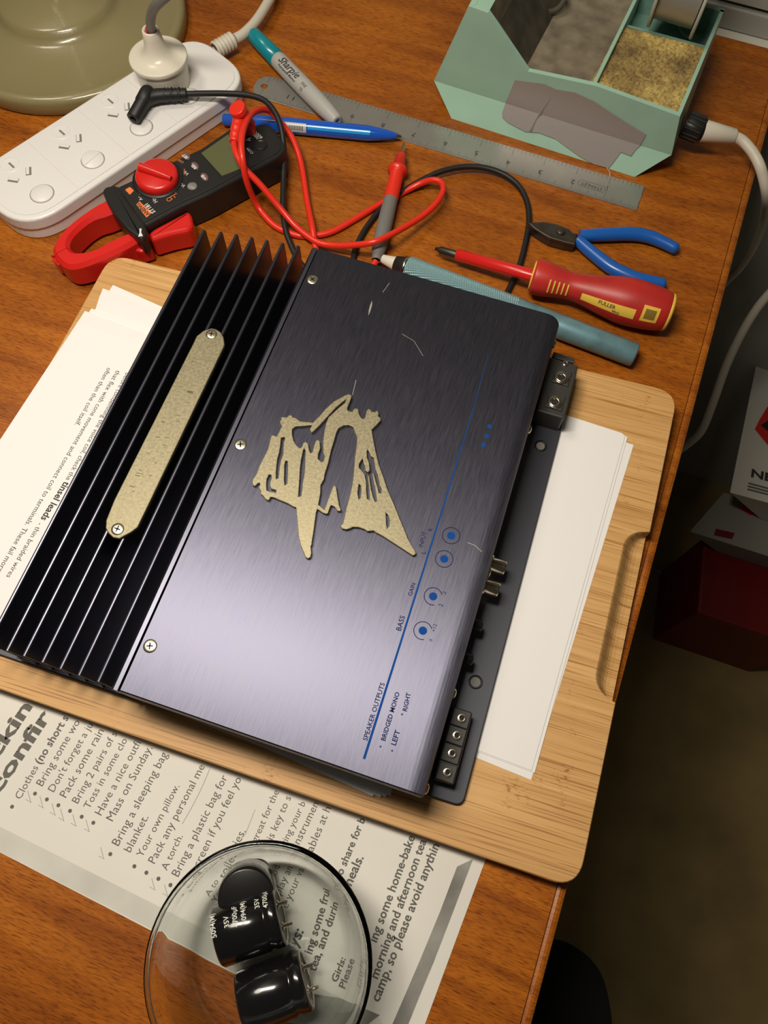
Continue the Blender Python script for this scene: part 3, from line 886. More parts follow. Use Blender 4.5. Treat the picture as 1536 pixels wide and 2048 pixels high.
# ------------------------------------------------------------------ desk lamp base
LB = Vector((-449.2, 464.6, 0))
lamp = thing('lamp_base', 'round olive green desk lamp base behind the power board', 'lamp', (LB.x, LB.y, 0))
MB().lathe([(0, .1), (97, .1), (98.3, 1.5), (98.3, 10), (97.6, 12), (95.8, 13.4), (93.5, 14), (91.5, 13.8), (90.4, 13.2), (60, 19.5), (52, 21), (49, 22.4), (47, 25), (45, 28.5), (42.5, 30), (10, 33), (0, 33)], Matrix.Translation(LB), 72).build('foot', OLIVE, lamp)
MB().lathe([(9, 33), (9, 60), (6, 62), (6, 220), (0, 220)], Matrix.Translation(LB), 20).build('stem', OLIVE, lamp)

# ------------------------------------------------------------------ power board
SFR = Frame((-409.1, 310.5), 1.1504)
pb = thing('power_board', 'white four-outlet power board with round rocker switches', 'power board', SFR(75, -35), 1.1504)
ol = rounded([SFR(-30, -69.5), SFR(181, -69.5), SFR(181, 0), SFR(-30, 0)], [34, 27, 27, 30], 10)
MB().slab(offset(ccw(ol), 1.0), 0.05, 10.6, .3, 1.5).build('lower_shell', WHITEPL, pb)
MB().slab(ol, 11.0, 20.0, 2.0, .0, nb=4).build('upper_shell', WHITEPL, pb)
MB().slab(offset(ccw(ol), 1.6), 10.5, 11.1).build('seam', CREAMPL, pb)
inner = offset(ccw(ol), 4.2)


def clipu(poly, u0, u1):
    def cl(p, f):
        o = []
        for i in range(len(p)):
            a, b = p[i - 1], p[i]; fa, fb = f(a), f(b)
            if (fa >= 0) != (fb >= 0): o.append(a.lerp(b, fa / (fa - fb)))
            if fb >= 0: o.append(b)
        return o
    return cl(cl(poly, lambda q: SFR.loc(q)[0] - u0), lambda q: u1 - SFR.loc(q)[0])


for a, b in ((-40, 21.1), (21.5, 66.3), (66.7, 111.0), (111.4, 190)):
    MB().slab(clipu(inner, a, b), 19.9, 20.6, .25).build('face_panel', WHITEPL, pb)
SLOT = mat('socket_shadow', (.20, .185, .16), .6); WGAP = mat('switch_gap', (.33, .31, .27), .6)


def rect(c, ang, l, w):
    x = Vector((math.cos(ang), math.sin(ang), 0)); y = Vector((-x.y, x.x, 0))
    return [c + x * (-l / 2) + y * (-w / 2), c + x * (l / 2) + y * (-w / 2), c + x * (l / 2) + y * (w / 2), c + x * (-l / 2) + y * (w / 2)]


vd = 1.1504 - math.pi / 2
for k in range(3):
    u0 = 44.3 * k
    e = SFR(u0, -13)
    so = MB().lathe([(7.2, 20.55), (6.8, 20.95), (6.0, 20.8), (4.6, 20.62), (0, 20.62)], Matrix.Translation(Vector((e.x, e.y, 0))), 24).build('earth_recess', WHITEPL, pb)
    MB().slab(rect(SFR(u0 + .4, -14), vd, 6.4, 1.5), 20.5, 20.68).build('socket_slot', SLOT, pb)
    for du, dv, da in ((5.8, -27.0, -.6), (-6.6, -26.2, .6)):
        MB().slab(rect(SFR(u0 + du, dv), vd + da, 7.6, 4.0), 20.5, 20.66).build('socket_slot', SLOT, pb)
        MB().slab(rect(SFR(u0 + du + (.55 if da > 0 else -.1), dv + (.55 if da > 0 else .9)), vd + da, 7.0, 2.2), 20.5, 20.74).build('slot_lit_half', WHITEPL, pb)  # white plate painted in as the lit inner half of the slot
for k in range(4):
    c = SFR(.5 + 44.3 * k, -50.5); M = Matrix.Translation(Vector((c.x, c.y, 0)))
    MB().lathe([(8.6, 20.5), (8.6, 20.66), (7.7, 20.66)], M, 32).build('switch_surround', WGAP, pb)
    tilt = Matrix.Rotation(.10 if k == 1 else 0.0, 4, 'Y')
    MB().lathe([(7.9, 20.3 - 20.5), (7.9, .7), (7.4, 1.0), (0, 1.15)], Matrix.Translation(Vector((c.x, c.y, 20.5))) @ Matrix.Rotation(vd, 4, 'Z') @ tilt, 32).build('rocker_switch', WHITEPL, pb)
    if k == 1:
        MB().slab(rect(c, 1.1504 + .12, 14, .5), 21.3, 21.75).build('rocker_ridge', CREAMPL, pb)
for k in range(3):
    MB().slab(rect(SFR(146 + 6 * k, -22), vd, 30 - 8 * k, .5), 20.6, 20.75).build('moulded_rib', CREAMPL, pb)
# supply lead of the board
lead = thing('supply_lead', 'cream mains lead with ribbed sleeve leaving the power board', 'cable', P(470, 80, 0))
pa, pb_ = P(430, 101, 11), P(480, 72, 11)
prof = []
for i in range(6):
    a = i * 3.1; prof += [(5.2, a), (6.6, a + .5), (6.6, a + 1.8), (5.2, a + 2.3)]
MB().lathe(prof + [(4.6, 18.7)], axisM(pa, pb_), 20).build('ribbed_sleeve', CREAMCB, lead)
MB().tube(smooth([P(*q) for q in ((470, 78, 11), (487, 68, 11), (510, 45, 11), (530, 15, 11), (545, -15, 11), (552, -60, 11), (552, -110, 11))], 6), 3.9, 16).build('cable', CREAMCB, lead)

# round rewirable plug
pc = SFR(130.5, -27.5)
plug = thing('mains_plug', 'round cream rewirable plug in the end outlet of the power board', 'plug', (pc.x, pc.y, 20.7))
M = Matrix.Translation(Vector((pc.x, pc.y, 0)))
MB().lathe([(0, 20.75), (18.2, 20.75), (18.6, 21.5), (19.6, 38.0), (19.6, 38.4)], M, 48).build('body', CREAMPL, plug)
MB().lathe([(19.4, 38.4), (20.6, 38.6), (21.2, 40), (21.2, 42), (20.9, 42.6), (20.0, 42.7), (17, 42.9), (13.5, 43.7), (10.6, 45.4), (8.6, 48.2), (7.4, 52), (6.6, 57), (6.1, 62), (5.6, 62.8), (4.5, 62.6), (4.2, 61), (4.2, 52), (0, 52)], M, 48).build('cap', CREAMPL, plug)
top = Vector((pc.x, pc.y, 0))
pth = [top + Vector((1, 0, 52)), top + Vector((1.2, 0, 62)), P(301, 42, 74), P(306, 20, 86), P(320, 3, 98), P(345, -18, 110)]
lc = MB(); lc.tube(smooth(pth, 6), 3.3, 14)
lc.build('grey_flex', GREYCB, plug)
MB().tube([top + Vector((-2.2, -2.6, 53)), top + Vector((-1.4, -3.0, 60)), top + Vector((-.6, -2.6, 66))], .9, 8).build('red_core', REDPL, plug)

# ------------------------------------------------------------------ steel ruler
RF = Frame((33.5, 461.6), 3.138)
rl = rounded([RF(-.4, -12.2), RF(306, -12.2), RF(313.3, -6), RF(313.3, 6), RF(306, 12.2), RF(-.4, 12.2)], [0, 6, 6, 6, 6, 0], 4)
hc = RF(305.4, 0)
holep = [hc + Vector((math.cos(a * math.pi / 12), math.sin(a * math.pi / 12), 0)) * 2.8 for a in range(24)]
rroot = thing('steel_ruler', 'long grey steel ruler with a hanging hole lying in front of the solder station', 'ruler', RF(156, 0), 3.138)
filled([rl, holep], .05, .95, .1, 'blade', STEEL, rroot)
tk = MB()
for i in range(0, 12 * 16 + 1):
    x = i * 25.4 / 16; L = 9 if i % 16 == 0 else 5 if i % 8 == 0 else 3.6 if i % 4 == 0 else 2.2
    stroke(tk, [RF(x, 12.0), RF(x, 12.0 - L)], .22, .98)
for i in range(0, 12 * 8 + 1):
    x = i * 25.4 / 8; L = 8 if i % 8 == 0 else 3
    stroke(tk, [RF(x, -12.0), RF(x, -12.0 + L)], .22, .98)
o = tk.build('scale_marks', ENGRAVE, rroot); o['kind'] = 'stuff'
for n_ in range(2, 12):
    m = MB(); x = 25.4 * n_ - 1.2; letters(m, str(n_), RF(x, 1.5), RF(x + 2.9 * len(str(n_)), 1.5), .98, 4.2); m.build('numeral', ENGRAVE, rroot)
m = MB(); x = 25.4; stroke(m, [RF(x, -2.5), RF(x, 2.5)], .5, .98); m.build('numeral', ENGRAVE, rroot)
m = MB(); letters(m, "STANLEY", RF(28.8, 1.2), RF(45, 1.2), .98, 3.0); m.build('maker_name', ENGRAVE, rroot)
m = MB(); stroke(m, [RF(27.4, -.6), RF(46, -.6), RF(47.3, 2.6 - .3), RF(46, 5.2), RF(27.4, 5.2), RF(26.6, 2.6 - .3), RF(27.4, -.6)], .25, .98); m.build('maker_outline', ENGRAVE, rroot)

# ------------------------------------------------------------------ marker and ballpoint
mk = thing('marker_pen', 'permanent marker with teal cap and grey barrel lying across the ruler', 'marker', P(590, 150, 0))
a, c, b = P(505, 68, 8.0), P(555, 119, 8.0), P(675, 244, 8.0)
MB().lathe([(0, 0), (4.2, .1), (5.4, .8), (6.1, 3), (6.8, (c - a).length), (6.0, (c - a).length + .1)], axisM(a, c), 32).build('cap', TEALCAP, mk)
Lb = (b - c).length; Mb = axisM(c, b)
MB().lathe([(6.0, -.3), (6.4, .3), (6.8, 3), (7.0, Lb * .45), (6.8, Lb * .72), (6.2, Lb * .86), (5.2, Lb - 2), (4.6, Lb - .5), (3.8, Lb), (1.3, Lb), (1.1, Lb - 1), (0, Lb - 1)], Mb, 32).build('barrel', GREYPEN, mk)


def cyl_text(mb, s, M, r, a0, p0, size, along=True, bold=0.0, shear=0.0, sx=1.0):
    """Wrap text on a cylinder about M's z axis. along: reads along the axis; else around it."""
    vs, fs = text_slices(s, bold, shear, 1 if along else 0); out = []
    for v in vs:
        if along: q = (a0 + v.x * size * sx, p0 - v.y * size / r)
        else: q = (a0 - v.y * size, p0 - v.x * size * sx / r)
        out.append(M @ Vector((r * math.cos(q[1]), r * math.sin(q[1]), q[0])))
    mb.add(out, fs); return mb


m = MB(); cyl_text(m, "Sharpie", Mb, 7.06, 7, math.radians(122), 8.4, True, .012, .35, 1.0); m.build('maker_name', INK, mk)
m = MB(); cyl_text(m, "Permanent Marker", Mb, 7.06, 10, math.radians(146), 3.0, True, .012, 0, 1.0); m.build('small_print', INK, mk)
m = MB(); cyl_text(m, "FINE", Mb, 7.06, 38, math.radians(122), 3.4, True, .0, .3, .9); m.build('small_print', INK, mk)
m = MB(); cyl_text(m, "||||", Mb, 7.06, 40, math.radians(150), 3.0); m.build('bar_print', INK, mk)

pen = thing('ballpoint_pen', 'translucent blue ballpoint pen beside the red test lead', 'pen', P(620, 255, 0))
a, b = P(446, 239, 6), P(804, 273, 5.5); L = (b - a).length; Mp = axisM(a, b)
MB().lathe([(0, 0), (3.6, .2), (4.2, 1.2), (4.2, 9), (5.0, 9.4), (5.1, 12)], Mp, 24).build('button', BLUEPL, pen)
MB().lathe([(5.1, 11.8), (5.6, 14), (5.7, 60), (5.6, L - 26), (4.6, L - 18), (3.2, L - 9), (2.0, L - 4)], Mp, 28).build('barrel', BLUEPL, pen)
MB().lathe([(2.1, L - 4.4), (1.7, L - 3), (.9, L - .8), (.5, L), (0, L)], Mp, 16).build('tip', NICKEL, pen)


def patch(M, rf, s0, s1, f0, f1, ns=10, nf=6):
    """Thin skin on a turned body between two stations and two angles."""
    m = MB(); vs = []
    for i in range(ns + 1):
        s = s0 + (s1 - s0) * i / ns; r = rf(s)
        for j in range(nf + 1):
            f = f0 + (f1 - f0) * j / nf; vs.append(M @ Vector((r * math.cos(f), r * math.sin(f), s)))
    m.add(vs, [[i * (nf + 1) + j, (i + 1) * (nf + 1) + j, (i + 1) * (nf + 1) + j + 1, i * (nf + 1) + j + 1] for i in range(ns) for j in range(nf)], True)
    return m


patch(Mp, lambda s: 5.78, 66, L - 24, math.radians(118), math.radians(150), 4, 5).build('ink_tube', BLUELT, pen)
patch(Mp, lambda s: 5.80, 46, 65, math.radians(112), math.radians(178), 3, 6).build('label', CLEARLB, pen)
for i in range(9):
    patch(Mp, lambda s: 5.84, 52 + i * 1.25, 52 + i * 1.25 + .6, math.radians(132), math.radians(165), 1, 3).build('bar', INK, pen)

# ------------------------------------------------------------------ clamp meter
MF = Frame((-322.7, 309.0), 0.9357)
cm = thing('clamp_meter', 'black and red digital clamp meter lying beside the power board', 'meter', MF(55, -25), 0.9357)
m1_ = crop(90, 280, 4.655); m2_ = crop(340, 180, 5.486)
ob = rounded([MF(5, -46), MF(40, -44), MF(60, -44.5), MF(80, -43), MF(126, -40), MF(129, -22), MF(127, -6), MF(110, -3.5), MF(5, -4)], [2, 4, 4, 6, 9, 6, 8, 4, 2], 5)
MB().slab(ob, .6, 23.6, 2.0, 2.5, nb=3).build('case', BLKPL, cm)
MB().slab(offset(ccw(ob), 3.2), 23.5, 24.1, .4).build('face_plate', DKGREY if False else BLKRUB, cm)
# finger guard
gq = PP(m1_([(528, 470), (560, 432), (640, 414), (690, 430), (740, 520), (930, 770), (945, 830), (940, 890), (900, 935), (760, 830), (650, 700), (570, 570)]), 27)
MB().slab(rounded(gq, 1.5, 3), 13, 27, 2.0, nb=3).build('finger_guard', BLKPL, cm)
gl_ = PP(m1_([(880, 825), (900, 825), (895, 860), (912, 895), (868, 900), (880, 865)]), 27.05)
MB().slab(gl_, 26.8, 27.15).build('pointer_mark', WHITEINK, cm)


def ribbon(outer, inn, z0, z1, bev):
    """Curved bar between two matching outlines, with softened upper edges."""
    mb = MB(); n = len(outer); rings = []
    for o_, i_ in zip(outer, inn):
        d = (i_ - o_); d.z = 0; d.normalize()
        rings.append([Vector((o_.x, o_.y, z0)), Vector((o_.x, o_.y, z1 - bev)), Vector((o_.x, o_.y, z1)) + d * bev, Vector((i_.x, i_.y, z1)) - d * bev, Vector((i_.x, i_.y, z1 - bev)), Vector((i_.x, i_.y, z0))])
    mb.loft(rings); return mb


JO = [(600, 540), (510, 570), (400, 635), (280, 720), (170, 820), (95, 920), (62, 1000), (75, 1070)]
JI = [(660, 650), (560, 690), (460, 720), (370, 775), (300, 835), (245, 895), (220, 950), (225, 990)]
KO = [(78, 1075), (150, 1150), (230, 1185), (350, 1165), (500, 1110), (650, 1045), (780, 980), (900, 905)]
KI = [(226, 993), (255, 1020), (300, 1030), (380, 1022), (470, 995), (570, 940), (680, 885), (790, 845)]
for A_, B_ in ((JO, JI), (KO, KI)):
    oo = smooth([P(u, v, 21) for u, v in m1_(A_)], 3); ii = smooth([P(u, v, 21) for u, v in m1_(B_)], 3)
    ribbon(oo, ii, 3, 21, 2.6).build('jaw', REDPL, cm)
MB().slab(rounded(PP(m1_([(50, 1065), (120, 1075), (165, 1140), (120, 1165), (70, 1120)]), 14), 1, 3), 5, 14, 1).build('jaw_tip', REDPL, cm)
tr = PP(m1_([(950, 870), (1010, 820), (1200, 720), (1330, 650), (1365, 690), (1378, 790), (1345, 840), (1150, 880), (990, 930)]), 19)
MB().slab(rounded(tr, 2.5, 4), 3, 19, 3.0, nb=3).build('trigger', REDPL, cm)
for k in range(9):
    q = P(*m1_([(1040 + k * 28, 905 - k * 5.5)])[0], 15.5); MB().slab(rect(q + Vector((0, 0, 0)), .9357 - .3, .9, 2.6), 15, 17.6, .3).build('trigger_rib', REDPL, cm)
MB().slab(rounded(PP(m1_([(800, 880), (920, 930), (985, 960), (990, 1010), (890, 1040), (780, 1010)]), 14), 1.5, 3), 3, 14, 1.5).build('pivot', REDPL, cm)
# dial
dc = P(*m1_([(1040, 335)])[0], 27); dc = Vector((dc.x, dc.y, 0)); Md = Matrix.Translation(dc)
MB().lathe([(17.8, 24.0), (17.6, 24.8), (15.5, 24.9)], Md, 48).build('dial_ring', BLKPL, cm)
dial = MB().lathe([(14.9, 24.4), (15.0, 27.5), (14.2, 29.2), (12.2, 30.0), (0, 30.4)], Md, 48).build('dial', REDPL, cm)
r0, r1 = P(*m1_([(880, 225)])[0], 34), P(*m1_([(1165, 330)])[0], 34)
MB().tube([Vector((q.x, q.y, 31.4)) for q in (r0.lerp(r1, -.02), r0.lerp(r1, .2), r0.lerp(r1, .6), r0.lerp(r1, 1.0))], [3.1, 3.0, 2.6, 1.6], 14).build('grip', REDPL, dial)
# screen, buttons
scq = PP(m2_([(325, 680), (655, 455), (830, 860), (575, 955)]), 24.2)
MB().slab(offset(ccw(scq), -1.0), 24.0, 24.5, .3).build('screen_bezel', BLKPL, cm)
MB().slab(PP(m2_([(342, 692), (640, 485), (805, 850), (570, 942)]), 24.6), 24.4, 24.62).build('screen', LCD, cm)
for (x, y), s_ in (((180, 725), "SET"), ((275, 835), "REL"), ((380, 955), "H/@")):
    q = P(*m2_([(x, y)])[0], 24.5); Mq = Matrix.Translation(Vector((q.x, q.y, 0))) @ Matrix.Rotation(.9357 - 1.57, 4, 'Z') @ Matrix.Diagonal((1.35, .85, 1, 1))
    MB().lathe([(2.9, 24.0), (2.9, 24.9), (2.4, 25.4), (0, 25.6)], Mq, 20).build('button', BUTTON, cm)
    d_ = (x + 22, y + 38), (x - 26, y - 6)
    m = MB(); letters(m, s_, P(*m2_([(d_[0][0], d_[0][1] - 20)])[0], 25.7), P(*m2_([(d_[1][0], d_[1][1] - 20)])[0], 25.7), 25.72, None, .03); m.build('button_text', WHITEINK, cm)
q = P(*m2_([(243, 1052)])[0], 24.5)
MB().lathe([(3.4, 24.0), (3.3, 24.6), (0, 24.7)], Matrix.Translation(Vector((q.x, q.y, 0))), 20).build('light_sensor', mat('sensor_grey', (.22, .22, .20), .5, var=.4, vscale=300), cm)
m = MB(); m.slab(PP(m1_([(880, 570), (992, 680), (945, 722), (848, 602)]), 24.2), 24.05, 24.22); m.build('name_plate', ORANGE, cm)
m = MB(); letters(m, "ANENG", P(*m1_([(981, 690)])[0], 24.2), P(*m1_([(876, 586)])[0], 24.2), 24.26, 2.9, .03); m.build('maker_name', INK, cm)
m = MB(); letters(m, "ST181", P(*m1_([(1030, 668)])[0], 24.2), P(*m1_([(955, 588)])[0], 24.2), 24.2, 2.9, .02); m.build('model_text', WHITEINK, cm)
m = MB(); m.slab(rounded(PP(m1_([(745, 462), (790, 436), (828, 470), (790, 510)]), 24.2), .6, 2), 24.05, 24.2); m.build('beeper_mark', ORANGE, cm)
m = MB(); letters(m, "OFF", P(*m1_([(1296, 205)])[0], 24.2), P(*m1_([(1252, 175)])[0], 24.2), 24.2); m.build('dial_text', ORANGE, cm)
for s_, a_, b_ in (("V=", (1345, 318), (1318, 282)), ("V~", (1312, 428), (1280, 392)), ("A~", (912, 552), (880, 520)), ("Hz", (1050, 572), (1022, 535))):
    m = MB(); letters(m, s_, P(*m1_([a_])[0], 24.2), P(*m1_([b_])[0], 24.2), 24.2); m.build('dial_text', WHITEINK, cm)
for s_, a_, b_ in (("\u03a9 +", (1190, 552), (1130, 490)), ("-||-", (1228, 528), (1180, 470))):
    m = MB(); letters(m, s_, P(*m1_([a_])[0], 24.2), P(*m1_([b_])[0], 24.2), 24.2); m.build('dial_text', ORANGE, cm)
for a_, b_ in (((1298, 268), (1296, 320)), ((1278, 370), (1245, 422)), ((1190, 462), (1140, 500)), ((1000, 522), (1070, 520)), ((875, 502), (935, 520))):
    m = MB(); stroke(m, PP(m1_([a_, b_]), 24.2), .4, 24.2); m.build('dial_mark', ORANGE, cm)
q = P(*m2_([(990, 600)])[0], 24.5); Mq = Matrix.Translation(Vector((q.x, q.y, 0)))
MB().lathe([(5.0, 24.0), (5.0, 25.0), (4.2, 25.1), (3.4, 24.3)], Mq, 24).build('common_jack', BLKPL, cm)
disc(MB(), q, 3.4, 24.35).build('jack_hole', HOLE, cm)
for s_, a_, b_ in (("COM", (918, 690), (862, 632)), ("4", (905, 545), (880, 515)), ("MAX", (978, 528), (925, 478)), ("600V", (1020, 520), (945, 445))):
    m = MB(); letters(m, s_, P(*m2_([a_])[0], 24.2), P(*m2_([b_])[0], 24.2), 24.2); m.build('jack_text', WHITEINK, cm)

# ------------------------------------------------------------------ red test lead
rt = thing('red_test_lead', 'red test lead with elbow plug in the clamp meter and a red and grey probe', 'test lead', P(600, 470, 0))
j0 = P(500, 262, 24.3); jt = P(483, 232, 40)
MB().tube([Vector((j0.x, j0.y, 24.4)), Vector((j0.x, j0.y, 30)), Vector((jt.x, jt.y, 37))], [4.8, 5.0, 5.0], 18).build('plug_barrel', REDCAB, rt)
q = P(481, 226, 43)
MB().lathe([(5.0, -7), (5.2, -1), (4.9, .4), (4.8, 1.4), (5.9, 1.5), (6.1, 1.7), (6.1, 2.0), (6.1, 5.0), (6.0, 5.4), (5.6, 5.7), (5.4, 5.72), (4.0, 5.74), (0, 5.74)], Matrix.Translation(q) @ Matrix.Rotation(.25, 4, 'X') @ Matrix.Rotation(-.25, 4, 'Y'), 24).build('plug_head', REDCAB, rt)
e0, e1, e2 = P(481, 232, 40), P(474, 258, 38), P(468, 285, 36)
el = smooth([e0, e1, e2], 10); rr = [5.2 - 2.0 * i / (len(el) - 1) + (.45 if (i // 2) % 2 and i > 8 else 0) for i in range(len(el))]
MB().tube(el, rr, 16).build('strain_relief', REDCAB, rt)
path = [(468, 285, 36), (471, 303, 37), (480, 322, 36), (491, 339, 34), (522, 371, 26), (559, 415, 15), (593, 454, 8), (634, 484, 6), (670, 491, 8), (712, 490, 14), (751, 483, 19.5), (790, 465, 17), (839, 436, 12), (872, 407, 12), (886, 381, 12), (882, 365, 12), (865, 360, 11), (839, 368, 6), (804, 386, 2.4), (765, 405, 2.4), (709, 439, 2.4), (660, 465, 2.4), (612, 472, 2.4), (582, 467, 2.5), (546, 449, 3), (514, 410, 8), (494, 365, 28), (485, 319, 42), (483, 280, 46), (491, 247, 44), (507, 225, 36), (527, 219, 28), (543, 225, 22), (563, 247, 18), (585, 277, 14), (602, 326, 8), (615, 407, 5), (625, 456, 7.4), (631, 495, 2.6), (640, 520, 2.5), (665, 545, 2.5), (705, 552, 3), (735, 545, 6), (752, 522, 8)]
MB().tube(smooth([P(*q) for q in path], 5), 2.25, 12).build('cable', REDCAB, rt)
pt0, pt1 = P(752, 521, 8.2), P(809, 285, 8.2); L = (pt1 - pt0).length; Mq = axisM(pt0, pt1)
g = (P(783, 400, 8.2) - pt0).length; fl_ = (P(797, 342, 8.2) - pt0).length; tp = (P(804, 306, 8.2) - pt0).length
probe = MB().lathe([(3.0, 0), (3.6, 2), (3.6, 4), (4.6, 6), (5.4, 14), (5.6, g * .6), (5.2, g)], Mq, 24).build('probe_handle', mat('grey_grip', (.17, .165, .15), .5), rt)
MB().lathe([(5.2, g), (5.4, g + 3), (5.2, fl_ - 3), (5.5, fl_ - 2.5), (7.4, fl_ - 1.4), (7.4, fl_ + 1.2), (5.2, fl_ + 2), (3.6, tp - 3), (2.2, tp), (1.3, tp + .2)], Mq, 28).build('finger_collar', REDCAB, probe)
MB().lathe([(1.1, tp), (1.1, L - 2), (0, L)], Mq, 12).build('probe_tip', NICKEL, probe)

# ------------------------------------------------------------------ black test lead
bt = thing('black_test_lead', 'black test lead whose loose elbow plug rests on the power board', 'test lead', P(330, 200, 20.6))
d0, d1, d2 = P(266, 238, 27), P(283, 200, 28), P(298, 181, 30)
MB().lathe([(2.6, 0), (4.4, 0), (4.9, .5), (4.9, 15), (5.4, 15.3), (5.6, (d2 - d0).length - 3), (5.0, (d2 - d0).length), (3, (d2 - d0).length + 2.2), (0, (d2 - d0).length + 2.8)], axisM(d0, d2), 24).build('plug_barrel', BLKRUB, bt)
disc_m = axisM(d0, d2); MB().lathe([(2.6, 0), (2.4, 4), (0, 4)], disc_m, 16).build('plug_mouth', HOLE, bt)
e = [P(291, 198, 28), P(310, 192, 28), P(330, 190, 28), P(352, 189, 28), P(374, 188, 28)]
es = smooth(e, 8); rr = []
for i in range(len(es)):
    t = i / (len(es) - 1); r = 5.2 - 1.2 * t
    if t > .5: r += .5 if int(t * 26) % 2 else -.5
    rr.append(r)
MB().tube(es, rr, 18).build('strain_relief', BLKRUB, bt)
bp_ = [(372, 188, 28), (410, 187, 29), (450, 187, 30), (495, 190, 31), (530, 202, 31), (553, 230, 29), (564, 265, 24), (568, 310, 16), (567, 360, 10), (566, 410, 8), (570, 455, 6.5), (582, 490, 4), (600, 525, 2.4), (635, 560, 2.4), (680, 560, 2.4), (703, 530, 2.4), (712, 495, 2.4), (735, 452, 2.4), (775, 405, 2.4), (830, 368, 4), (885, 342, 6), (940, 333, 6), (990, 341, 5), (1030, 364, 3.6), (1052, 398, 3), (1058, 440, 2.4), (1050, 490, 2.4), (1036, 540, 2.3), (1018, 578, 2.2), (995, 625, 2.2), (975, 670, 2.2)]
MB().tube(smooth([P(*q) for q in bp_], 5), 2.1, 12).build('cable', BLKRUB, bt)

# ------------------------------------------------------------------ desoldering pump (teal metal tube)
ds = thing('desoldering_pump', 'teal metal desoldering pump with knurled grip behind the amplifier', 'desoldering pump', P(1020, 620, 0), -.35)
a, b = P(764, 517, 8.6), P(1271, 711, 8.6); L = (b - a).length; Md = axisM(a, b)
st_ = lambda u, v: (P(u, v, 8.6) - a).dot((b - a).normalized())
k0, k1 = st_(815, 537), st_(1033, 617)
MB().lathe([(0, 0), (2.6, 0), (3.0, .4), (4.6, 9.5), (4.7, 10)], Md, 24).build('nozzle', CREAMPL, ds)
MB().lathe([(4.8, 9.8), (5.2, 10), (7.2, 16.5), (7.4, 17)], Md, 28).build('black_collar', BLKPL, ds)
MB().lathe([(7.3, 16.8), (8.0, 17), (8.0, 19), (7.6, 19.2)], Md, 40).build('silver_ring', NICKEL, ds)
MB().lathe([(7.6, 19.0), (8.2, 19.6), (8.2, k0), (8.2, k0 + .2)], Md, 40).build('front_band', TEALAL, ds)
MB().lathe([(8.2, k0), (8.5, k0 + .6), (8.5, k1 - .6), (8.2, k1)], Md, 48).build('knurled_grip', KNURL, ds)
MB().lathe([(8.2, k1), (8.0, L - 1.2), (7.4, L - .2), (6.6, L), (0, L - .4)], Md, 40).build('barrel', TEALAL, ds)

# ------------------------------------------------------------------ screwdriver
sc_ = crop(1040, 410, 4.267)
sw = thing('screwdriver', 'insulated screwdriver with red handle and yellow inlay', 'screwdriver', P(1200, 590, 0), -.2)
a, b = P(1066, 552, 15.5), P(1338, 625, 16.0); L = (b - a).length; Mh = axisM(a, b)
HP = [(9.5, 0), (11.2, .8), (11.8, 3), (11.4, 10), (9.6, 22), (9.0, 29), (10.0, 38), (12.8, 52), (15.2, 66), (15.6, 76), (14.8, 88), (13.6, 96), (12.4, 100)]
ks = L / 101.5
HP = [(r, z * ks) for r, z in HP]


def rf(s):
    for (r0_, z0_), (r1_, z1_) in zip(HP, HP[1:]):
        if z0_ <= s <= z1_: return r0_ + (r1_ - r0_) * (s - z0_) / (z1_ - z0_) + .18
    return HP[-1][0]


hpts = smooth([Vector((r, z, 0)) for r, z in HP], 4)
handle = MB().lathe([(q.x, q.y) for q in hpts], Mh, 48).build('handle', REDGRIP, sw)
MB().lathe([(12.4, 100 * ks), (12.6, 101 * ks), (11.5, 102.4 * ks), (0, 103 * ks)], Mh, 40).build('end_cap', YELLOW, sw)
MB().lathe([(6, -.9), (9.6, -.9), (10.2, -.2), (9.5, .3)], Mh, 40).build('front_ring', YELLOW, sw)
tip = P(870, 497, 9.5); tb = P(912, 509, 10.5)
MB().lathe([(2.9, 0), (4.2, .6), (4.3, (a - tb).length)], axisM(tb, a), 24).build('sleeve', REDPL, sw)
MB().lathe([(0, 0), (.9, .1), (1.8, 3), (2.6, 4), (2.7, (tb - tip).length + 1)], axisM(tip, tb), 20).build('blade', GUNMET, sw)


def hang(px):
    """Station and angle on the handle that photo point px looks at."""
    best = None
    for i in range(0, 101):
        s = L * i / 100
        for f in range(60, 215, 3):
            q = Mh @ Vector((rf(s) * math.cos(math.radians(f)), rf(s) * math.sin(math.radians(f)), s))
            d = q - Vector((0, 0, CAMH)); zc = d.dot(CF); u = 768 + FPX * d.dot(CR) / zc; v = 1024 - FPX * d.dot(CU) / zc
            e_ = (u - px[0]) ** 2 + (v - px[1]) ** 2
            if best is None or e_ < best[0]: best = (e_, s, math.radians(f))
    return best[1], best[2]


(sa, fa), (sb, fb) = hang(sc_([(520, 795)])[0]), hang(sc_([(995, 905)])[0])
patch(Mh, lambda s: rf(s) + .12, sa, sb, (fa + fb) / 2 - .23, (fa + fb) / 2 + .23, 16, 6).build('name_inlay', YELLOW, sw)
m = MB(); fm = (fa + fb) / 2


def hand_text(s_, s0, ff, size):
    vs, fs = text_slices(s_, .01, 0, 1); mb = MB(); out = []
    for v in vs:
        s = s0 + v.x * size; r = rf(s) + .3; f = ff - v.y * size / r; out.append(Mh @ Vector((r * math.cos(f), r * math.sin(f), s)))
    mb.add(out, fs); return mb


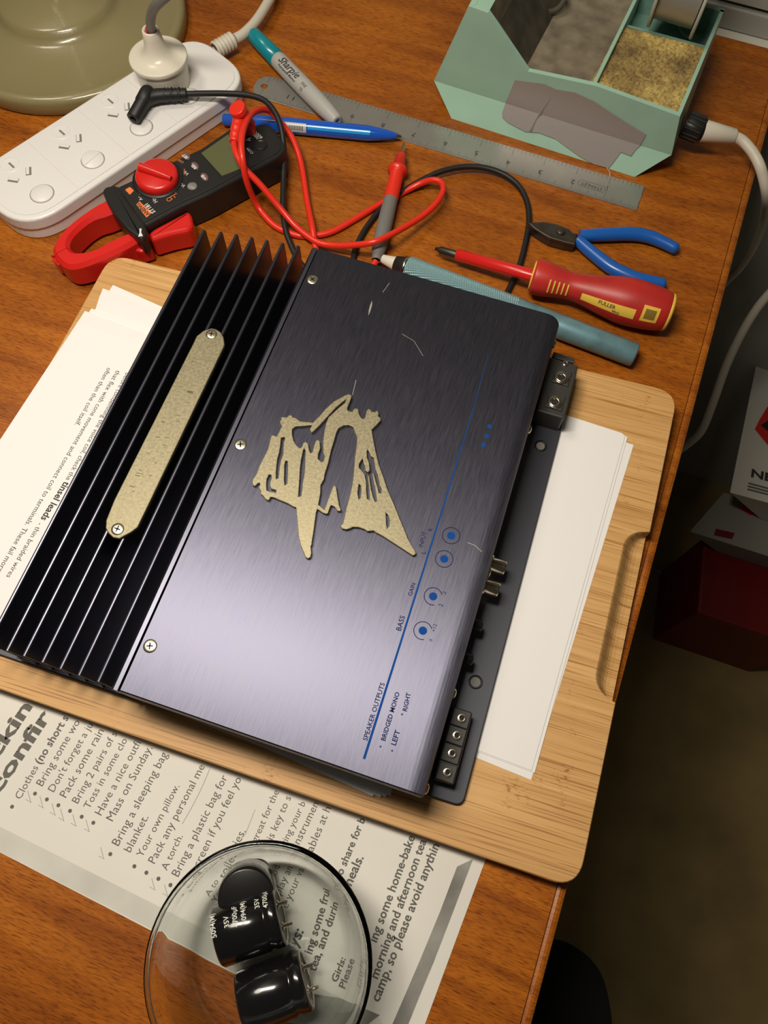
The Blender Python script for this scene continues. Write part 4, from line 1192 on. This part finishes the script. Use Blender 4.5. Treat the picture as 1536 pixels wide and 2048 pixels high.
hand_text("FULLER", sa + (sb - sa) * .32, fm + .02, 3.6).build('maker_name', INK, sw)
hand_text("PRO", sa + (sb - sa) * .60, fm + .20, 2.6).build('small_print', INK, sw)
(s5, f5) = hang(sc_([(1110, 935)])[0])
patch(Mh, lambda s: rf(s) + .15, s5 - 5.5, s5 + 5.5, f5 - .36, f5 + .36, 6, 6).build('hole_rim', YELLOW, sw)
patch(Mh, lambda s: rf(s) + .25, s5 - 3.6, s5 + 3.6, f5 - .22, f5 + .22, 4, 4).build('hanging_hole', mat('hole_ochre', (.22, .14, .02), .6), sw)
(s6, f6) = hang(sc_([(322, 712)])[0])
for k in range(5):
    patch(Mh, lambda s: rf(s) + .3, s6 - 7.0 + k * 3.1, s6 - 7.0 + k * 3.1 + 1.0, f6 - .42, f6 + .42, 1, 6).build('grip_rib', YELLOW, sw)

# ------------------------------------------------------------------ side cutters
pr = thing('side_cutters', 'diagonal side cutters with blue vinyl handles', 'pliers', P(1190, 500, 0))
jw = PP(sc_([(75, 152), (110, 140), (200, 133), (300, 150), (420, 195), (448, 225), (500, 240), (495, 285), (470, 335), (420, 322), (390, 318), (260, 280), (205, 250), (120, 195), (85, 170)]), 9)
MB().slab(jw, 1.0, 9.0, 1.8, nb=2).build('head', GUNMET, pr)
lo = PP(sc_([(75, 152), (110, 140), (215, 215), (390, 260), (480, 300), (470, 335), (390, 318), (260, 280), (205, 250), (120, 195)]), 10.2)
MB().slab(lo, 8.0, 10.0, .8).build('lower_jaw', GUNMET, pr)
q = P(*sc_([(350, 222)])[0], 10.5)
MB().lathe([(2.9, 8.6), (2.9, 10.6), (2.3, 11), (0, 11)], Matrix.Translation(Vector((q.x, q.y, 0))), 20).build('rivet', GUNMET, pr)
h1_ = smooth([P(u, v, 6) for u, v in sc_([(508, 258), (600, 258), (750, 252), (950, 247), (1100, 270), (1230, 322), (1350, 385)])], 6)
h2_ = smooth([P(u, v, 6) for u, v in sc_([(492, 300), (600, 395), (760, 520), (880, 585), (1000, 630), (1130, 655), (1245, 680)])], 6)
for hh in (h1_, h2_):
    n_ = len(hh); MB().tube(hh, [4.0 + .9 * math.sin(math.pi * min(1, i / n_ * 1.1)) if i < n_ - 2 else (3.6 if i == n_ - 2 else 1.6) for i in range(n_)], 16).build('handle', BLUEGRIP, pr)

# ------------------------------------------------------------------ glass bowl and capacitors
bc = P(517, 1928, 45)
bw = MB().lathe([(0, .35), (33, .35), (37, 1.0), (41, 4.5), (45, 13), (48.3, 26), (50.3, 39), (51.2, 41), (51.9, 43), (52.0, 44.8), (51.5, 46.0), (50.5, 46.5), (49.4, 46.2), (48.8, 45), (48.4, 39), (46.4, 27), (43.2, 14.6), (39.3, 6.4), (36, 3.4), (32, 2.6), (0, 2.6)], Matrix.Translation(Vector((bc.x, bc.y, 0))), 96)
single(bw, 'glass_bowl', GLASS, 'clear glass bowl holding three black capacitors', 'bowl', base=Vector((bc.x, bc.y, .35)))
ZBW = 2.75; CRD = 14.0
SLV = mat('vent_black', (.008, .008, .008), .4); DISCM = mat('capacitor_end_disc', (.05, .045, .035), .35); WTX = mat('white_marking', (.62, .62, .56), .5)


def capacitor(a, b, label, texts):
    t = thing('capacitor', label, 'capacitor', (a + b) / 2 - Vector((0, 0, CRD)) if abs((b - a).z) < 5 else a, 0, 'capacitors in the glass bowl')
    M = axisM(a, b); L = (b - a).length; R_ = CRD
    MB().lathe([(0, .5), (R_ - 3, .45), (R_ - 2.2, 0), (R_ - .8, .1), (R_, 1.2), (R_, L * .74), (R_ - .9, L * .78), (R_ - 1.0, L * .80), (R_ - .1, L * .85), (R_, L * .9), (R_ - .1, L - .8), (R_ - .8, L), (R_ - 2, L), (R_ - 2.2, L - .6)], M, 56).build('sleeve', CAPBLK, t)
    MB().lathe([(R_ - 2.0, L - .5), (R_ - 2.6, L - .1), (R_ - 3.2, L - .6), (0, L - .6)], M, 40).build('end_disc', DISCM, t)
    MB().lathe([(R_ - .9, L - .1), (R_ - .9, L + .25), (R_ - 1.7, L + .3), (R_ - 2.0, L - .2)], M, 48).build('crimp_ring', NICKEL, t)
    for s_ in (-5, 5):
        Mp_ = M @ Matrix.Translation(Vector((s_, 0, L - .6)))
        MB().lathe([(2.2, 0), (2.2, .5), (1.0, .8), (.8, 4.6), (.5, 5.2), (0, 5.2)], Mp_, 12).build('terminal_pin', NICKEL, t)
    for s_, ax, ph, sz in texts:
        m = MB(); cyl_text(m, s_, M, R_ + .06, ax, math.radians(ph), sz, False, .015); m.build('marking', WTX, t)
    return t


a, b = P(436, 1873, ZBW + CRD + 3), P(562, 1830, ZBW + CRD + 3)
ca = P(492, 1796, 26); fd = Vector((0, 0, 1)).cross((b - a).normalized())
cA = capacitor(ca, ca + fd * 5 + Vector((0, 0, -19)), 'black capacitor standing on end, its plain round top showing', [])
MB().lathe([(0, -.08), (CRD - 1.2, -.08), (CRD - .6, .25)], axisM(ca, ca + fd * 5 + Vector((0, 0, -19))), 48).build('plain_top', SLV, cA)
LB_ = (b - a).length
capacitor(a, b, 'black capacitor lying in the middle of the bowl with white 35V 4700 markings', [("5094(M)", 2.4, 86, 3.4), ("35V", 9.0, 76, 3.4), ("4700\u00b5F", 13.2, 80, 3.4), ("5094(M)", 17.4, 80, 3.4), ("35V", 24.4, 60, 3.4), ("4700\u00b5F", 28.4, 64, 3.4)])
a, b = P(484, 2006, ZBW + CRD), P(613, 1957, ZBW + CRD)
capacitor(a, b, 'black capacitor lying lowest in the bowl, its pinned end facing right', [])

# ------------------------------------------------------------------ soldering station
SF = Frame((-139.4, 484.3), -0.0344)
KL, ZS, VS = 0.04, 18.0, 13.6      # lean of the upright front, height and setback of the seam


def PF(u, v):
    """Photo point on the front of the station: sloping plinth up to the seam, upright wall above."""
    d = CF + CR * ((u - 768) / FPX) - CU * ((v - 1024) / FPX); o = Vector((0, 0, CAMH)) - SF.o
    for k_, c_ in ((KL, VS - KL * ZS), ((VS - 2) / ZS, 2.0)):
        nrm = SF.y - Vector((0, 0, k_)); k = (c_ - o.dot(nrm)) / d.dot(nrm)
        q = Vector((0, 0, CAMH)) + d * k
        if q.z >= ZS: return q
    return q



ss = thing('soldering_station', 'mint green soldering iron station with duct tape on its front', 'soldering station', SF(90, 70), -.0344)
BK = 150.0
r0 = [SF(16, 2, .1), SF(164, 2, .1), SF(164, BK - 6, .1), SF(16, BK - 6, .1)]
r1 = [SF(-4.4, VS, ZS - .2), SF(182.8, VS, ZS - .2), SF(182.8, BK, ZS - .2), SF(-4.4, BK, ZS - .2)]
MB().loft([r0, [q + Vector((0, 0, .0)) for q in r1]]).build('base', GREENPL, ss)
A_, B_, C_, D_, E_, F_, G_ = [PF(*q) for q in ((868, 161), (1343, 309.5), (1360, 233), (1192, 172), (1056, 143), (976, 26), (937, 12))]
front = [A_, B_, C_, D_, E_, F_, G_]
th = SF.y * 3.6
m = MB(); n = len(front)
m.add(front + [q + th for q in front], [list(range(n)), list(range(2 * n - 1, n - 1, -1))] + [[i, i + n, (i + 1) % n + n, (i + 1) % n] for i in range(n)])
m.build('front_wall', GREENPL, ss)
uC, vC = SF.loc(C_); uD, vD = SF.loc(D_); zt = (C_.z + D_.z) / 2
# right-hand tray walls
m = MB(); m.loft([[SF(uC - 2, VS + 1, ZS - .1), SF(182.6, VS + .5, ZS - .1), SF(182.6, BK, ZS - .1), SF(uC - 2, BK, ZS - .1)], [SF(uC - 2.4, vC + 2, C_.z), SF(uC, vC + 1, C_.z), SF(uC + 3, 132, C_.z), SF(uC + .4, 132, C_.z)]]); m.build('side_wall', GREENPL, ss)
MB().slab([SF(uD - 3.2, vD + 2), SF(uD - .4, vD + 2), SF(uD + 3.5, BK), SF(uD + .8, BK)], 17.9, D_.z, .5).build('divider', GREENPL, ss)
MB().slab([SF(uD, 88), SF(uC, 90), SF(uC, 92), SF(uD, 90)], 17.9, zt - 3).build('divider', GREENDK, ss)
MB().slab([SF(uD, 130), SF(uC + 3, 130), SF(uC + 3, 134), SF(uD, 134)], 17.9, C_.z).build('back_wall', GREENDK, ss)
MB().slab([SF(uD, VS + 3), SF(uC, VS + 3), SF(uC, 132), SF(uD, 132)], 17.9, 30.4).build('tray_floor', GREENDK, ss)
# tall left-hand side and its sooty well for the iron
uF, vF = SF.loc(F_); uG, vG = SF.loc(G_)
MB().loft([[SF(-4.3, VS + .5, ZS - .1), SF(2, VS + 4, ZS - .1), SF(2, BK, ZS - .1), SF(-4.3, BK, ZS - .1)], [G_ + SF.y * .5, G_ + SF.x * 4 + SF.y * 3, SF(uG + 4, BK, G_.z), SF(uG, BK, G_.z)]]).build('left_wall', GREENPL, ss)
MB().loft([[G_ + SF.y * .4 - Vector((0, 0, 2)), F_ + SF.y * .4 - Vector((0, 0, 2)), SF(uF + 2, BK, F_.z - 2), SF(uG, BK, G_.z - 2)], [G_ + SF.y * .2, F_ + SF.y * .2, SF(uF + 2, BK, F_.z), SF(uG, BK, G_.z)]]).build('top_ledge', GREENPL, ss)
w0, w1 = P(1000, 43, 62), P(1053, 133, 31)
MB().add([F_ + th * .6, E_ + th * .6, w1, w0], [[0, 1, 2, 3]]).build('well_lip', DUSTY, ss)
MB().add([F_ + th * .6, w0, SF(SF.loc(w0)[0] + 3, BK, 62), SF(uF + 2, BK, F_.z - 2)], [[0, 1, 2, 3]]).build('well_lip', DUSTY, ss)
MB().add([w0, w1, SF(SF.loc(w1)[0] + 3, BK, 31), SF(SF.loc(w0)[0] + 3, BK, 62)], [[0, 1, 2, 3]]).build('well_wall', SOOT, ss)
MB().slab([SF(SF.loc(w1)[0] - 6, VS + 3), SF(uD - 1, VS + 3), SF(uD + 1, BK), SF(SF.loc(w1)[0], BK)], 17.9, 31.0).build('well_floor', DUSTY, ss)
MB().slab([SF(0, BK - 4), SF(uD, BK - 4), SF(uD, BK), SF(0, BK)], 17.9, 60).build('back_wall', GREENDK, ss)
q = P(1095, 4, 40); MB().lathe([(13, 0), (13, 3), (10, 4), (9, 2)], Matrix.Translation(Vector((q.x, q.y + 8, 38))) @ Matrix.Rotation(.5, 4, 'X'), 28).build('iron_ring', SOOT, ss)
# duct tape patch, folded over the seam
sm_ = crop(900, 0, 2.648)
tp_ = sm_([(345, 420), (500, 440), (560, 468), (660, 485), (760, 530), (880, 610), (1040, 710), (1005, 772), (985, 790), (960, 825), (905, 805), (865, 860), (840, 890), (760, 868), (690, 830), (620, 780), (560, 735), (470, 702), (400, 697), (310, 650), (278, 622), (276, 600), (300, 530)])
seam = lambda q: q[1] - (161 + (q[0] - 868) * (309.5 - 161) / (1343 - 868))


def clip2(p, sg):
    o = []
    for i in range(len(p)):
        a, b = p[i - 1], p[i]; fa, fb = sg * seam(a), sg * seam(b)
        if (fa >= 0) != (fb >= 0): t = fa / (fa - fb); o.append((a[0] + (b[0] - a[0]) * t, a[1] + (b[1] - a[1]) * t))
        if fb >= 0: o.append(b)
    return o


tape = MB()
NU = (-SF.y + Vector((0, 0, KL))).normalized(); NL = (-SF.y + Vector((0, 0, (VS - 2) / ZS))).normalized()
for sg, nv in ((-1, NU), (1, NL)):
    c_ = clip2(tp_, sg)
    na = (NU + NL).normalized()
    nn = [na if abs(seam(q)) < .6 else nv for q in c_]
    q0 = [PF(u, v) + k * .35 for (u, v), k in zip(c_, nn)]; q1 = [q + k * .5 for q, k in zip(q0, nn)]; n = len(q0)
    tape.add(q0 + q1, [list(range(n)), list(range(2 * n - 1, n - 1, -1))] + [[i, (i + 1) % n, (i + 1) % n + n, i + n] for i in range(n)])
tp_o = tape.build('tape_patch', DUCT, ss)
cr_ = smooth([PF(*q) for q in sm_([(560, 480), (520, 540), (470, 610), (425, 690)])], 6); nv = (-SF.y + Vector((0, 0, .6))).normalized()
td = (cr_[-1] - cr_[0]).normalized(); tn = td.cross(nv).normalized()
MB().loft([[q - tn * w_ * 2.0 + nv * .2, q + nv * (.5 + w_), q + tn * w_ * 1.0 + nv * .2] for q, w_ in zip(cr_, [.3 + 1.3 * i / (len(cr_) - 1) for i in range(len(cr_))])]).build('tape_crease', DUCT, tp_o)
MB().tube(smooth([P(1214, 336, 6), P(1219, 344, 3), P(1220, 352, 1)], 4), .35, 6).build('loose_thread', CREAMCB, tp_o)

# sponge in its tray
spq = [P(1180, 165, 48), P(1243, 49, 48), P(1413, 93, 48), P(1357, 222, 48)]
N = 40; vs = []; fs = []
rnd = random.Random(3)
for i in range(N + 1):
    for j in range(N + 1):
        q = spq[0].lerp(spq[3], i / N).lerp(spq[1].lerp(spq[2], i / N), j / N)
        ed = min(i, j, N - i, N - j)
        j_ = .45 if 0 < ed else 0.0
        vs.append(q + Vector((rnd.uniform(-.3, .3), rnd.uniform(-.3, .3), rnd.uniform(-.9, .5) * (1 if ed else .4) - (1.0 if ed == 0 else 0))))
idx = lambda i, j: i * (N + 1) + j
for i in range(N):
    for j in range(N): fs.append([idx(i, j), idx(i + 1, j), idx(i + 1, j + 1), idx(i, j + 1)])
rim = [idx(i, 0) for i in range(N)] + [idx(N, j) for j in range(N)] + [idx(i, N) for i in range(N, 0, -1)] + [idx(0, j) for j in range(N, 0, -1)]
b0 = len(vs); vs += [Vector((vs[k].x, vs[k].y, 30.6)) for k in rim]
for k in range(len(rim)): fs.append([rim[k], b0 + k, b0 + (k + 1) % len(rim), rim[(k + 1) % len(rim)]])
fs.append(list(range(b0, b0 + len(rim))))
single(MB().add(vs, fs), 'sponge', SPONGE, 'scorched yellow cleaning sponge in the soldering station tray', 'sponge', rz=-.03)

# solder spool in the rear tray
sp = thing('solder_spool', 'grey spool of solder wire in the rear tray of the station', 'solder spool', SF(148, 112, 41), -.0344)
cu, cv, cz, RS = 131.0, 111.5, 71.0, 30.0
Ms = axisM(SF(cu, cv, cz), SF(cu + 34, cv, cz))
for x in (0.0, 32.0):
    MB().lathe([(6, x), (RS - 1, x), (RS, x + .5), (RS, x + 2.0), (RS - 1, x + 2.5), (6, x + 2.5)], Ms, 48).build('flange', SPOOL, sp)
prof = [(7, 2.5)]
for i in range(24): prof += [(23.6, 2.6 + i * 1.22), (24.3, 3.2 + i * 1.22)]
MB().lathe(prof + [(7, 32)], Ms, 40).build('solder_winding', SOLDER, sp)
MB().tube(smooth([P(1357, 45, 36), P(1362, 62, 33), P(1372, 73, 32.0), P(1380, 72, 33)], 6), .6, 8).build('loose_end', SOLDER, sp)

# iron cord with its plug
ic = thing('iron_cord', 'cream soldering iron cord with black ribbed connector going over the desk edge', 'cable', P(1440, 265, 0))
k0 = SF(183.5, 40, 24); k1 = SF(197, 39, 23.5); k2 = P(1470, 273, 22)
prof = []
for i in range(1): prof = [(8.6, 0), (9, .6), (9, 13), (8.2, 14)]
col_ = MB().lathe(prof, axisM(k0, k1), 40).build('connector', BLKPL, ic)
for i in range(14):
    f = i / 14 * 2 * math.pi; Mk = axisM(k0, k1)
    MB().tube([Mk @ Vector((8.9 * math.cos(f), 8.9 * math.sin(f), 1.2)), Mk @ Vector((8.9 * math.cos(f), 8.9 * math.sin(f), 12.8))], .7, 6).build('connector_rib', BLKPL, col_)
MB().lathe([(7.6, 0), (7.6, 1), (5.2, (k2 - k1).length - .6), (4.6, (k2 - k1).length)], axisM(k1, k2), 28).build('sleeve', CREAMPL, ic)
MB().tube(smooth([k2 - (k2 - k1).normalized() * 3, P(1484, 281, 21), P(1508, 309, 18), P(1524, 345, 12), P(1533, 395, -6), P(1527, 440, -50), P(1508, 490, -100), P(1480, 535, -150), P(1430, 590, -200), P(1370, 700, -300), P(1300, 850, -480), P(1240, 960, -640), P(1210, 1010, -731), P(1180, 1040, -735.5)], 8), 3.8, 16).build('cable', CREAMCB, ic)

# ------------------------------------------------------------------ beside the desk, in the dark
single(MB().tube(smooth([P(*q) for q in ((1690, 470, -60), (1590, 545, -110), (1536, 590, -140), (1495, 646, -170), (1455, 725, -210), (1425, 808, -250), (1403, 861, -280), (1376, 888, -300), (1340, 915, -340), (1295, 960, -430), (1262, 1010, -560), (1240, 1045, -690), (1225, 1060, -734), (1200, 1075, -735))], 6), 4.2, 12), 'hanging_cord', CREAMCB, 'cream cord hanging in a curve beyond the right edge of the desk', 'cable')
single(MB().tube(smooth([P(*q) for q in ((1270, 1105, -734), (1306, 1135, -735), (1345, 1163, -736), (1390, 1190, -736), (1430, 1209, -736), (1470, 1226, -736))], 6), 3.0, 10), 'floor_cord', GREYCB, 'thin cord lying on the dark floor below the cartons', 'cable')
tq = PP([(1460, 985), (1700, 1050), (1770, 660), (1540, 596)], -420); off = Vector((70, 20, -75))
w1 = single(MB().loft([[q + off for q in tq], tq]), 'white_carton', CARTON, 'white product carton with red and black print beside the desk', 'box')
m = MB(); letters(m, "NE", P(1502, 953, -419), P(1545, 964, -419), -419, 11, .03); m.build('brand_text', INK, w1)
for k in range(3):
    m = MB(); stroke(m, PP([(1497 - k, 966 + k * 6), (1545, 979 + k * 6)], -419), 2.2, -419.2); m.build('small_print', INKG, w1)
m = MB(); m.sheet(PP([(1510, 858), (1520, 838), (1536, 812), (1580, 800), (1580, 905), (1548, 905)], -419), -419.3); m.build('red_picture', REDPL, w1)
m = MB(); m.sheet(PP([(1522, 850), (1540, 838), (1580, 830), (1580, 870), (1540, 866)], -419), -419.0); m.build('dark_picture', BLKPL, w1)
m = MB(); m.sheet(PP([(1527, 700), (1532, 690), (1580, 702), (1575, 735), (1523, 722)], -419), -419.3); m.build('yellow_label', YELLOW, w1)
tq = PP([(1380, 1063), (1640, 1145), (1690, 1050), (1448, 985)], -497); off = Vector((60, 15, -63))
w2 = single(MB().loft([[q + off for q in tq], tq]), 'grey_carton', CARTON2, 'grey carton with a red mark under the white product carton', 'box')
m = MB(); m.sheet(PP([(1473, 1012), (1490, 1008), (1510, 1018), (1522, 1030), (1500, 1030), (1488, 1022)], -496), -496.3); m.build('red_mark', REDPL, w2)
m = MB(); m.sheet(PP([(1432, 1057), (1470, 1066), (1464, 1078), (1428, 1070)], -496), -496.3); m.build('dark_mark', REDBOX, w2)
single(MB().slab(PP([(1408, 1075), (1640, 1140), (1620, 1300), (1395, 1225)], -562), -739.5, -562, 4), 'red_crate', REDBOX, 'dark red crate under the cartons beside the desk', 'crate')
so = PP([(1000, 1900), (1060, 1888), (1108, 1887), (1150, 1896), (1185, 1920), (1210, 1955), (1224, 2005), (1230, 2070), (1215, 2190), (1120, 2260), (960, 2240), (900, 2080)], -250)
so = smooth([Vector((q.x, q.y, 0)) for q in so], 3, True)
sl = thing('stool', 'black padded stool seat at the bottom beside the desk', 'stool', (sum(q.x for q in so) / len(so), sum(q.y for q in so) / len(so), ZF))
MB().slab(so, -275, -250, 9, nb=4, sm=True).build('seat', BLKCL, sl)
cx, cy = sl.location.x * 1000, sl.location.y * 1000
MB().lathe([(14, -700), (14, -275)], Matrix.Translation(Vector((cx, cy, 0))), 20).build('post', BLKPL, sl)
MB().lathe([(0, -739.8), (70, -739.8), (70, -730), (20, -700), (14, -690)], Matrix.Translation(Vector((cx, cy, 0))), 32).build('foot', BLKPL, sl)
